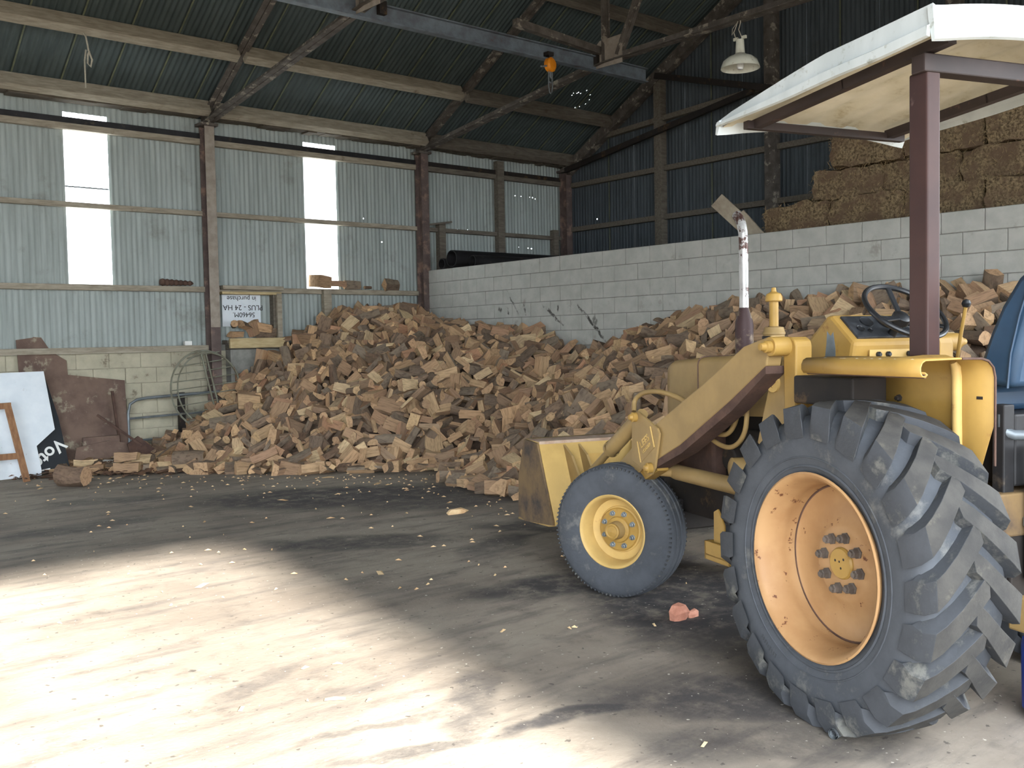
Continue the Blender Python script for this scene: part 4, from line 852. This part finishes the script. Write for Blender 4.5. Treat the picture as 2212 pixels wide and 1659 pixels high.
m = MB(); m.bar((2.22, -.52, .44), (2.22, .52, .44), .12, .10); m.tube([(2.22, .50, .30), (2.22, .50, .60)], .045, 12); m.tube([(2.22, -.50, .30), (2.22, -.50, .60)], .045, 12); m.bar((2.2, .28, .5), (2.2, -.28, .5), .2, .2); part(m, 'front_axle', 'engine', T, 35, .008)
# ---- chassis, engine, hood
m = MB(); m.b2((-.35, -.20, .48), (1.1, .20, .95)); m.b2((1.0, -.24, .52), (2.45, -.19, .74)); m.b2((1.0, .19, .52), (2.45, .24, .74)); m.b2((1.0, -.19, .56), (2.3, .19, .66)); part(m, 'chassis', 'engine', T, 0, .01)
m = MB(); m.b2((1.05, -.17, .66), (1.75, .17, 1.18)); m.tube([(1.55, .17, .92), (1.55, .27, .92)], .07, 16); m.tube([(1.25, .17, .80), (1.25, .24, .80)], .05, 16); m.b2((1.15, .17, 1.0), (1.45, .22, 1.1)); part(m, 'engine_block', 'engine', T, 35, .012)
m = MB(); m.lathe([(.0, 0), (.06, 0), (.065, .01), (.065, .12), (.05, .13), (0, .13)], 24, (1.36, .235, .885), (.25, 1, 0)); part(m, 'oil_filter', 'yellow_dull')
m = MB(); m.tube([(1.42, .25, .80), (1.42, .28, .84), (1.38, .28, .855), (1.2, .28, .87)], .007, 6); part(m, 'fuel_line', 'yellow_dull')
m = MB(); m.b2((1.72, -.26, .74), (2.26, .26, 1.14)); part(m, 'radiator_cowl', 'rust', T, 0, .02)
def hood_sec(x, zt, w_, zb, r=.05):
    pts = [(x, w_, zb), (x, w_, zt-r)]
    for i in range(1, 5): a = math.pi/2*i/4; pts.append((x, w_-r+r*math.cos(a), zt-r+r*math.sin(a)))
    for i in range(4, 0, -1): a = math.pi/2*i/4; pts.append((x, -w_+r-r*math.cos(a), zt-r+r*math.sin(a)))
    return pts+[(x, -w_, zt-r), (x, -w_, zb)]
def loft(secs):
    m = MB(); n = len(secs[0]); V = [p for s_ in secs for p in s_]
    F = [(i*n+k, i*n+(k+1) % n, (i+1)*n+(k+1) % n, (i+1)*n+k) for i in range(len(secs)-1) for k in range(n)]
    F += [tuple(range(n-1, -1, -1)), tuple((len(secs)-1)*n+k for k in range(n))]; m.add(V, F); return m
hd = part(loft([hood_sec(1.02, 1.545, .27, 1.20), hood_sec(1.80, 1.515, .27, 1.16), hood_sec(2.18, 1.488, .268, 1.10), hood_sec(2.245, 1.470, .255, 1.05), hood_sec(2.275, 1.435, .24, 1.0), hood_sec(2.285, 1.38, .23, .98)]), 'hood', 'yellow_dull', T, 40)
m = MB(); sc = hood_sec(1.86, 1.514, .2715, 1.12); m.tube([(p[0], p[1]*1.002, p[2]+.001) for p in sc], .004, 6); part(m, 'hood_seam', 'rust', hd)
m = MB(); m.b2((2.22, -.24, .62), (2.27, .24, 1.05)); part(m, 'front_grille', 'rust', T, 0, .01)
# exhaust and air cleaner
m = MB(); m.lathe([(.048, 1.46), (.055, 1.53), (.056, 1.70), (.052, 1.73), (.034, 1.79), (.029, 1.81)], 24, (1.763, 0, 0)); ex = part(m, 'exhaust_muffler', 'muffler', T, 50)
m = MB(); m.tube([(1.763, 0, 1.80), (1.764, 0, 2.20), (1.768, 0, 2.27), (1.785, 0, 2.325), (1.805, 0.0, 2.355), (1.835, 0, 2.385)], .029, 16, caps=False); m.tube([(1.835, 0, 2.385), (1.805, 0, 2.355)], .025, 16, caps=False); part(m, 'exhaust_stack', 'chrome_peel', ex, 60)
m = MB(); m.lathe([(.056, 1.50), (.060, 1.56), (.062, 1.64), (.066, 1.645), (.066, 1.655), (.062, 1.66), (.055, 1.685), (.026, 1.69)], 24, (1.47, 0, 0)); ac = part(m, 'air_cleaner', 'yellow_dull')
m = MB(); m.lathe([(.027, 1.685), (.027, 1.84)], 20, (1.47, 0, 0)); part(m, 'intake_pipe', 'yellow', ac)
m = MB(); m.lathe([(.0, 1.835), (.045, 1.835), (.05, 1.84), (.049, 1.862), (.04, 1.88), (.02, 1.89), (.016, 1.893), (.013, 1.915), (0, 1.918)], 24, (1.47, 0, 0)); part(m, 'intake_cap', 'yellow', ac)
m = MB(); m.lathe([(.0635, 1.615), (.068, 1.618), (.068, 1.632), (.0635, 1.635)], 24, (1.47, 0, 0)); part(m, 'clamp_band', 'black_metal', ac)
# ---- cowl, dash, steering
m = MB(); m.prism([(.05, .26, .95), (.05, .26, 1.44), (.52, .26, 1.44), (.52, .26, 1.51), (.50, .26, 1.60), (.66, .26, 1.735), (.70, .26, 1.73), (.86, .26, 1.60), (1.0, .26, 1.53), (1.0, .26, .95)], (0, -.52, 0)); cw = part(m, 'cowl', 'yellow', T, 0, .02)
dv = Vector((.16, 0, .135)).normalized(); dn = Vector((-.135, 0, .16)).normalized(); c0 = Vector((.58, 0, 1.6675))
m = MB(); m.box(c0+dn*.004, (.165, .45, .014), Matrix((dv, Vector((0, 1, 0)), dn)).transposed()); ds = part(m, 'instrument_panel', 'dash_black', cw, 0, .003)
for (u, y, r) in [(.03, .10, .035), (.03, -.02, .045), (-.02, .17, .02), (-.035, .12, .014), (-.04, -.12, .03), (.02, -.15, .025)]:
    m = MB(); m.lathe([(0, .016), (r*.85, .015), (r, .018), (r, .006)], 20, c0+dv*u+Vector((0, y, 0)), dn); part(m, 'gauge', 'black_plastic', ds)
m = MB(); m.b2((.492, -.17, 1.515), (.500, .17, 1.56)); part(m, 'switch_strip', 'yellow_pale', cw, 0)
for y in (.12, .06, -.07): m = MB(); m.lathe([(.014, 0), (.014, .012), (.008, .02), (0, .02)], 12, (.492, y, 1.537), (-1, 0, 0)); part(m, 'switch_knob', 'black_plastic', cw)
m = MB(); m.prism([(.71, .262, 1.50), (.63, .262, 1.50), (.63, .262, 1.57), (.645, .262, 1.65), (.665, .262, 1.63), (.69, .262, 1.655), (.695, .262, 1.59)], (0, .0015, 0)); part(m, 'torn_decal', 'steel_grey', cw, 0)
sn = Vector((-.62, 0, .78)).normalized(); sc_ = Vector((.44, 0, 1.745)); su = Vector((0, 1, 0)); sv = sn.cross(su)
m = MB(); m.tube([sc_+(su*math.cos(t)+sv*math.sin(t))*.205 for t in np.linspace(0, 2*math.pi, 49)], .0135, 10, caps=False); sw = part(m, 'steering_wheel', 'black_plastic')
for a in (R(-100), R(20), R(140)): m = MB(); dd = su*math.cos(a)+sv*math.sin(a); m.bar(sc_+dd*.03-sn*.035, sc_+dd*.2, .028, .012, sn); part(m, 'spoke', 'black_plastic', sw, 0, .004)
m = MB(); m.lathe([(.02, -.10), (.028, -.05), (.045, -.045), (.045, -.01), (.03, .0), (0, .004)], 20, sc_-sn*.02, sn); part(m, 'steering_hub', 'black_plastic', sw)
m = MB(); m.tube([sc_-sn*.1, sc_-sn*.3], .022, 12); part(m, 'steering_column', 'black_metal')
m = MB(); m.tube([(.34, -.22, 1.45), (.31, -.22, 1.62), (.28, -.22, 1.76)], .009, 8); lv = part(m, 'hydraulic_lever', 'yellow')
m = MB(); m.lathe([(0, -.022), (.016, -.015), (.022, 0), (.016, .015), (0, .022)], 14, (.276, -.22, 1.775)); part(m, 'lever_knob', 'black_plastic', lv)
# ---- seat
m = MB(); m.prism([(-.275, .23, 1.42), (-.205, .23, 1.47), (-.217, .23, 1.52), (-.263, .23, 1.633), (-.32, .23, 1.745), (-.40, .23, 1.855), (-.46, .23, 1.90), (-.515, .23, 1.86), (-.46, .23, 1.70), (-.41, .23, 1.55), (-.385, .23, 1.41)], (0, -.46, 0)); seat = part(m, 'seat', 'vinyl_blue', T, 40, .028)
m = MB(); m.tube([(-.36, .235, 1.41), (-.375, .235, 1.55), (-.415, .235, 1.70), (-.465, .235, 1.84)], .005, 6); part(m, 'seat_piping', 'vinyl_blue', seat)
m = MB(); m.b2((-.20, -.22, 1.30), (.14, .22, 1.41)); part(m, 'seat_cushion', 'vinyl_blue', seat, 40, .03)
m = MB(); m.b2((-.33, -.16, 1.0), (.02, .16, 1.30)); part(m, 'seat_base', 'black_metal', T, 0, .01)
# ---- fenders
def fender(side):
    prof = [(.782, 1.492), (.770, 1.484), (.778, 1.476), (.794, 1.478), (.803, 1.492), (.803, 1.512), (.794, 1.530), (.778, 1.538), (.60, 1.540), (.50, 1.538), (.465, 1.528), (.440, 1.503), (.430, 1.465), (.430, 1.30), (.430, 1.0)]
    def sheet(pr, xs, th=.006, taper=None):
        m = MB(); n = len(pr); V = []
        for x in xs:
            for (y, z) in pr: V.append((x, y*side, z))
        F = [(i*n+k, i*n+k+1, (i+1)*n+k+1, (i+1)*n+k) for i in range(len(xs)-1) for k in range(n-1)]
        m.add(V, F); return m
    m = sheet(prof, [-.475, -.33, -.30, -.28, -.25, -.05, .205])
    for i, (x, y, z) in enumerate(m.v):
        xi = i // len(prof)
        if xi in (2, 3) and y*side < .7 and z > 1.0: m.v[i] = (x, y+side*.012 if z < 1.5 else y, z+.010 if z > 1.5 else z)
        if xi == 0 and z < 1.1: m.v[i] = (x+.10, y, z)
    o = part(m, 'fender', 'yellow', T, 50); so_ = o.modifiers.new('solid', 'SOLIDIFY'); so_.thickness = .006; so_.offset = 0
    m = sheet([(.430, 1.50), (.430, 1.0)], [.205, .70]); o2 = part(m, 'fender_apron', 'yellow', o, 0); so_ = o2.modifiers.new('solid', 'SOLIDIFY'); so_.thickness = .006; so_.offset = 0
    for (x, z) in [(-.12, 1.25), (.02, 1.36), (-.02, 1.13), (.17, 1.30), (.05, 1.18)]:
        m = MB(); m.lathe([(.016, 0), (.016, .008), (.010, .010), (.010, .022), (0, .024)], 6, (x, .433*side, z), (0, side, 0)); part(m, 'fender_bolt', 'engine', o)
    m = MB(); m.b2((-.42, .4335*side, 1.375), (-.39, .4345*side, 1.387)); part(m, 'slot', 'engine', o, 0)
    m = MB(); m.b2((.10, .42*side, 1.32), (.50, .62*side, 1.45)); part(m, 'fender_bracket', 'engine', o, 0, .01)
    m = MB(); m.tube([(-.30, .46*side, 1.522), (-.30, .446*side, 1.50), (-.30, .440*side, 1.46), (-.30, .438*side, 1.0)], [.016, .022, .022, .022], 8); part(m, 'fender_rib', 'yellow_pale', o, 60)
    m = MB(); m.tube([(-.475, .60*side, 1.540), (-.475, .50*side, 1.538), (-.475, .465*side, 1.528), (-.475, .440*side, 1.503), (-.475, .430*side, 1.465), (-.475, .430*side, 1.12)], .005, 6); part(m, 'worn_edge', 'rust', o, 60)
    m = MB(); m.tube([(.20, .776*side, 1.477), (-.47, .776*side, 1.477)], .0075, 6); part(m, 'lip_edge', 'rust', o, 60)
    m = MB(); 
    for i in range(16): m.lathe([(.010, 0), (.007, .003), (0, .004)], 6, (.13-.55*rr_.random(), (.775-.02*rr_.random())*side, 1.538), (0, 0, 1))
    bd = part(m, 'bird_dropping', 'white_paint', o); bd['kind'] = 'stuff'
for s_ in (1, -1): fender(s_)
# ---- roll posts and canopy
for s_ in (1, -1):
    m = MB(); m.b2((-.203, .43*s_, 1.541), (-.102, .50*s_, 2.70)); part(m, 'canopy_post', 'rops_red', T, 0, .008)
cb = MB(); cb.b2((-.21, -.52, 2.69), (-.135, .52, 2.765)); part(cb, 'canopy_crossbeam', 'brown_steel', T, 0, .006)
CW_ = .60; XF, XR = 1.10, -.335
def z_top(x): return float(np.interp(x, [-.345, -.067, .304, .584, 1.0, 1.12], [2.91, 2.898, 2.885, 2.849, 2.79, 2.765]))
def z_bot(x): return float(np.interp(x, [-.345, -.067, .214, .533, 1.12], [2.784, 2.766, 2.760, 2.742, 2.732]))
def can_z(x, y, top): return z_top(x)-.045+.05*(1-(y/CW_)**2)+top
xs = np.linspace(XF, XR, 15); ysn = 41
def roof_grid(top, flip):
    m = MB(); V = []
    for x in xs:
        for j in range(ysn):
            y = -CW_+2*CW_*j/(ysn-1); rib = .014 if (j % 8) in (3, 4, 5) and 2 < j < 38 else 0; V.append((x, y, can_z(x, y, top)+rib))
    q = [(i*ysn+k, i*ysn+k+1, (i+1)*ysn+k+1, (i+1)*ysn+k) for i in range(len(xs)-1) for k in range(ysn-1)]
    m.add(V, [tuple(reversed(f)) for f in q] if flip else q); return m
can = part(roof_grid(.0, False), 'canopy', 'fibreglass_in', T, 50)
part(roof_grid(.006, True), 'canopy_top', 'fibreglass', can, 50)
for s_ in (1, -1):
    m = MB(); V = []
    for x in xs:
        zt = z_top(x); zb_ = z_bot(x); hb = zt-zb_
        for (dy, z) in ((-.012, zt-.008), (.004, zt), (.012, zt-hb*.62), (.034, zt-hb*.70), (.036, zb_), (.020, zb_-.004), (.014, zt-hb*.76), (-.012, zt-hb*.6)): V.append((x, s_*(CW_+dy), z))
    n = 8; m.add(V, [(i*n+k, i*n+(k+1) % n, (i+1)*n+(k+1) % n, (i+1)*n+k) for i in range(len(xs)-1) for k in range(n)]+[tuple(range(n)), tuple((len(xs)-1)*n+k for k in range(n))]); part(m, 'side_skirt', 'fibreglass', can, 35)
def end_skirt(x, out, name, h_):
    m = MB(); V = []
    for j in range(21):
        y = -CW_-.02+(2*CW_+.04)*j/20; yy = min(max(y, -CW_), CW_); z = can_z(x, yy, .03)
        V += [(x-out*.012, y, z+.008), (x+out*.016, y, z), (x+out*.026, y, z-h_), (x+out*.010, y, z-h_-.006), (x-out*.010, y, z-.03)]
    m.add(V, [(i*5+k, i*5+(k+1) % 5, (i+1)*5+(k+1) % 5, (i+1)*5+k) for i in range(20) for k in range(5)]+[(0, 1, 2, 3, 4), (104, 103, 102, 101, 100)]); part(m, name, 'fibreglass', can, 40)
end_skirt(XF, 1, 'front_skirt', .06); end_skirt(XR, -1, 'rear_skirt', .13)
for y in (.47, -.40):
    m = MB(); m.bar((.985, y, 2.725), (.3, y, 2.765), .045, .045); m.bar((.31, y, 2.765), (-.30, y, 2.80), .045, .045); part(m, 'canopy_rail', 'brown_steel', can, 0)
m = MB(); m.bar((.985, .53, 2.722), (.985, -.50, 2.712), .04, .04); part(m, 'front_bar', 'brown_steel', can, 0)
# ---- loader: tower, arms, cylinders, bucket
for s_ in (1, -1):
    yo = .50*s_; yi = .44*s_
    m = MB(); pr = [(.625, 1.0), (.625, 1.58)]+[(.675+.05*math.cos(a), 1.585+.045*math.sin(a)) for a in (R(180), R(140), R(100), R(60), R(20))]+[(.725, 1.55), (.72, 1.25), (.70, .80), (.635, .80)]
    m.prism([(x, yi-.035*s_, z) for x, z in pr[1:]], (0, .10*s_, 0)); tw = part(m, 'loader_tower', 'yellow', T, 30, .008)
    m = MB(); m.prism([(.72, yo-.02*s_, 1.52), (.72, yo-.02*s_, .78), (1.06, yo-.02*s_, .78), (.98, yo-.02*s_, 1.06), (.83, yo-.02*s_, 1.50)], (0, -.02*s_, 0)); part(m, 'tower_brace', 'yellow_dull', tw, 0)
    m = MB(); m.lathe([(.05, 0), (.05, .012), (.028, .012), (.028, .004), (0, .004)], 24, (.83, yo-.02*s_, 1.40), (0, s_, 0)); part(m, 'brace_boss', 'yellow_pale', tw)
    m = MB(); m.lathe([(.046, -.02), (.048, .02), (.048, .10), (.045, .104), (.030, .104), (.030, .13), (.022, .135), (.018, .16), (0, .162)], 24, (.70, yo, 1.585), (0, s_, 0)); part(m, 'pivot_pin', 'yellow', tw)
    arm = [(.70, 1.64), (.93, 1.585), (1.30, 1.385), (1.80, 1.135), (2.0, 1.03), (2.35, .80), (2.45, .62), (2.36, .56), (2.22, .68), (1.95, .86), (1.86, .885), (1.55, 1.02), (1.05, 1.30), (.74, 1.49)]
    m = MB(); m.prism([(x, yo+.005*s_, z) for x, z in arm], (0, .09*s_, 0)); ar = part(m, 'loader_arm', 'yellow_dull', T, 0, .008)
    m = MB(); m.prism([(x, yo-.012*s_, z) for x, z in [(.74, 1.488), (1.05, 1.298), (1.55, 1.018), (1.86, .883), (1.85, .845), (1.53, .975), (1.03, 1.25), (.74, 1.45)]], (0, .11*s_, 0)); part(m, 'arm_flange', 'rust', ar, 0)
    pl = [(2.077, 1.175), (2.0, 1.185), (1.923, 1.157), (1.77, 1.10), (1.746, 1.069), (1.775, .959), (1.804, .858), (1.848, .811), (1.898, .819), (2.09, .875)]
    m = MB(); m.prism([(x, yo+.10*s_, z) for x, z in pl], (0, .016*s_, 0)); pp = part(m, 'bellcrank_plate', 'yellow_dull', ar, 0, .004)
    for (px_, pz_, r_) in [(2.03, 1.15, .03), (1.85, .855, .032)]: m = MB(); m.lathe([(r_, 0), (r_, .03), (r_*.7, .034), (r_*.5, .05), (0, .052)], 16, (px_, yo+.112*s_, pz_), (0, s_, 0)); part(m, 'plate_pin', 'yellow', ar)
    m = MB(); m.tube([(2.0, yo+.03*s_, .815), (1.86, yo-.05*s_, .815), (1.82, yo-.06*s_, .815)], .03, 14); m.tube([(1.90, yo-.07*s_, .815), (1.86, yo-.07*s_, .815), (.85, yo-.10*s_, .80)], [.04, .047, .047], 18); part(m, 'lift_cylinder', 'yellow_dull', T, 40)
    m = MB(); m.tube([(2.02, yo+.07*s_, 1.17), (2.06, yo+.07*s_, 1.14), (2.45, yo+.07*s_, .905)], [.035, .05, .05], 16); m.lathe([(.056, 0), (.056, .03)], 16, (2.43, yo+.07*s_, .917), (.86, 0, -.51)); m.tube([(2.45, yo+.07*s_, .905), (2.85, yo+.07*s_, .66)], .025, 12); part(m, 'tilt_cylinder', 'yellow_dull', T, 40)
    m = MB(); m.bar((1.86, yo+.04*s_, .90), (2.45, yo+.04*s_, .62), .08, .14); m.bar((2.4, yo+.04*s_, .62), (3.0, yo+.04*s_, .48), .08, .12); part(m, 'lower_arm', 'yellow', ar, 0, .006)
m = MB(); m.tube([(.70, -.5, 1.30), (.70, .5, 1.30)], .045, 12); m.tube([(2.2, -.5, .84), (2.2, .5, .84)], .04, 12); part(m, 'cross_tube', 'yellow_dull')
# emblem on the plate
pl_c = Vector((1.905, .6165, 1.0)); ex_ = Vector((-1, 0, 0)); 
eb = MB(); q = [(2.005, 1.00), (1.845, 1.105), (1.80, .985), (1.965, .875)]; eb.prism([(x, .616, z) for x, z in q], (0, .003, 0)); eb_o = part(eb, 'emblem_plate', 'yellow_dull', T, 0)
for (a, b) in ((0, 3), (1, 2)): m = MB(); m.bar((q[a][0], .6205, q[a][1]), (q[b][0], .6205, q[b][1]), .006, .007); part(m, 'emblem_edge', 'yellow_pale', eb_o, 0)
ang_e = math.atan2(1.105-1.0, 2.005-1.845)
for txt, sz, off_ in (('LEES', .062, .022), ('LOADER', .030, -.024)):
    o = link('emblem_lettering', text_mesh('emblem_lettering', txt, sz, 'yellow_pale', .002), eb_o)
    X_ = Vector((-math.cos(ang_e), 0, math.sin(ang_e))); N_ = Vector((0, 1, 0)); Y_ = N_.cross(X_)
    o.matrix_local = Matrix.Translation(Vector((1.904, .6205, .991))+Y_*off_) @ Matrix((X_, Y_, N_)).transposed().to_4x4()
# hoses
def hose(pts, r=.014, nm='hydraulic_hose', mt='yellow_dull'):
    P = [Vector(p) for p in pts]; out = []
    for i in range(len(P)-1):
        p0, p1, p2, p3 = P[max(i-1, 0)], P[i], P[i+1], P[min(i+2, len(P)-1)]
        for t in np.linspace(0, 1, 7)[:-1]: out.append(.5*((2*p1)+(p2-p0)*t+(2*p0-5*p1+4*p2-p3)*t*t+(-p0+3*p1-3*p2+p3)*t**3))
    out.append(P[-1]); m = MB(); m.tube(out, r, 10); return part(m, nm, mt, T, 60)
hose([(1.22, .42, 1.42), (1.225, .42, 1.30), (1.25, .42, 1.18), (1.32, .42, 1.10), (1.42, .42, 1.085), (1.52, .43, 1.12), (1.62, .45, 1.18)])
hose([(1.15, .42, 1.42), (1.145, .42, 1.28), (1.17, .42, 1.12), (1.26, .42, 1.035), (1.38, .42, 1.02), (1.52, .43, 1.07), (1.68, .45, 1.17)])
hose([(1.60, .45, 1.17), (1.75, .45, 1.26), (1.98, .46, 1.30), (2.15, .48, 1.29), (2.24, .50, 1.24), (2.22, .52, 1.17)], .016)
hose([(.58, .40, 1.42), (.56, .41, 1.25), (.58, .42, 1.1), (.66, .42, 1.0)], .013)
# bucket
BW = .765
side_p = [(3.20, .885), (3.44, .895), (3.56, .62), (3.58, .30), (3.45, .28), (2.94, .33), (2.95, .36), (3.08, .63)]
B_ = MB(); outl = [(3.44, .895), (3.20, .885), (3.08, .63), (2.945, .36), (2.94, .33), (3.05, .31), (3.45, .285), (3.62, .275)]
V = []
for (x, z) in outl: V += [(x, -BW, z), (x, BW, z)]
B_.add(V, [(2*i, 2*i+1, 2*i+3, 2*i+2) for i in range(len(outl)-1)])
bk = part(B_, 'bucket', 'yellow_pale', T, 30); so_ = bk.modifiers.new('solid', 'SOLIDIFY'); so_.thickness = .014; so_.offset = 0
for s_ in (1, -1):
    m = MB(); m.prism([(x, (BW+.002)*s_, z) for x, z in side_p], (0, .014*s_, 0)); part(m, 'bucket_side', 'bucket_dark', bk, 0)
m = MB(); m.b2((3.19, -BW, .878), (3.45, BW, .90)); part(m, 'bucket_lip', 'dusty_rust', bk, 0)
for y in (.56, .44, -.44, -.56, .0):
    m = MB(); m.prism([(3.19, y, .87), (3.07, y, .62), (2.94, y, .36), (2.86, y, .45), (2.93, y, .66), (3.05, y, .80)], (0, .018, 0)); part(m, 'bucket_gusset', 'yellow_dull', bk, 0)
m = MB(); m.box((3.10, .33, .74), (.02, .16, .12), Matrix.Rotation(R(25), 3, 'Y')); part(m, 'bucket_pocket', 'yellow', bk, 0)
# step and rear hydraulics
m = MB(); m.b2((1.00, .40, .46), (1.20, .66, .475)); m.b2((1.19, .40, .44), (1.21, .66, .54)); m.b2((.98, .645, .44), (1.21, .66, .54)); m.prism([(1.06, .62, .50), (1.16, .62, .50), (1.16, .62, .70), (1.12, .62, .72), (1.06, .62, .64)], (0, .012, 0)); m.b2((1.05, .2, .5), (1.12, .42, .6)); part(m, 'step', 'yellow', T, 0, .004)
m = MB(); m.b2((-.33, .16, .55), (-.27, .22, 1.34)); part(m, 'rear_upright', 'black_metal', T, 0, .006)
m = MB(); m.tube([(-.40, .10, .62), (-.40, .10, 1.17)], .055, 18); cy_ = part(m, 'rear_cylinder', 'black_metal')
m = MB(); m.lathe([(.06, .84), (.063, .845), (.063, .875), (.06, .88)], 18, (-.40, .10, 0)); part(m, 'cylinder_clamp', 'steel_grey', cy_)
m = MB(); m.tube([(-.305, .20, 1.30), (-.305, .20, 1.25), (-.315, .195, 1.225), (-.34, .17, 1.215), (-.55, -.05, 1.215)], .021, 12); part(m, 'rear_pipe', 'light_pipe')
m = MB(); m.b2((-.36, -.1, .80), (-.2, .30, .98)); part(m, 'rear_bracket', 'bucket_dark', T, 0, .01)
m = MB(); m.b2((-.42, -.22, .40), (-.30, .16, .55)); part(m, 'drawbar', 'yellow_dull', T, 0, .01)
m = MB(); m.lathe([(.045, 1.30), (.055, 1.33), (.055, 1.40), (.045, 1.42), (.02, 1.42)], 20, (-.24, .28, 0)); part(m, 'filler_cap', 'steel_grey')
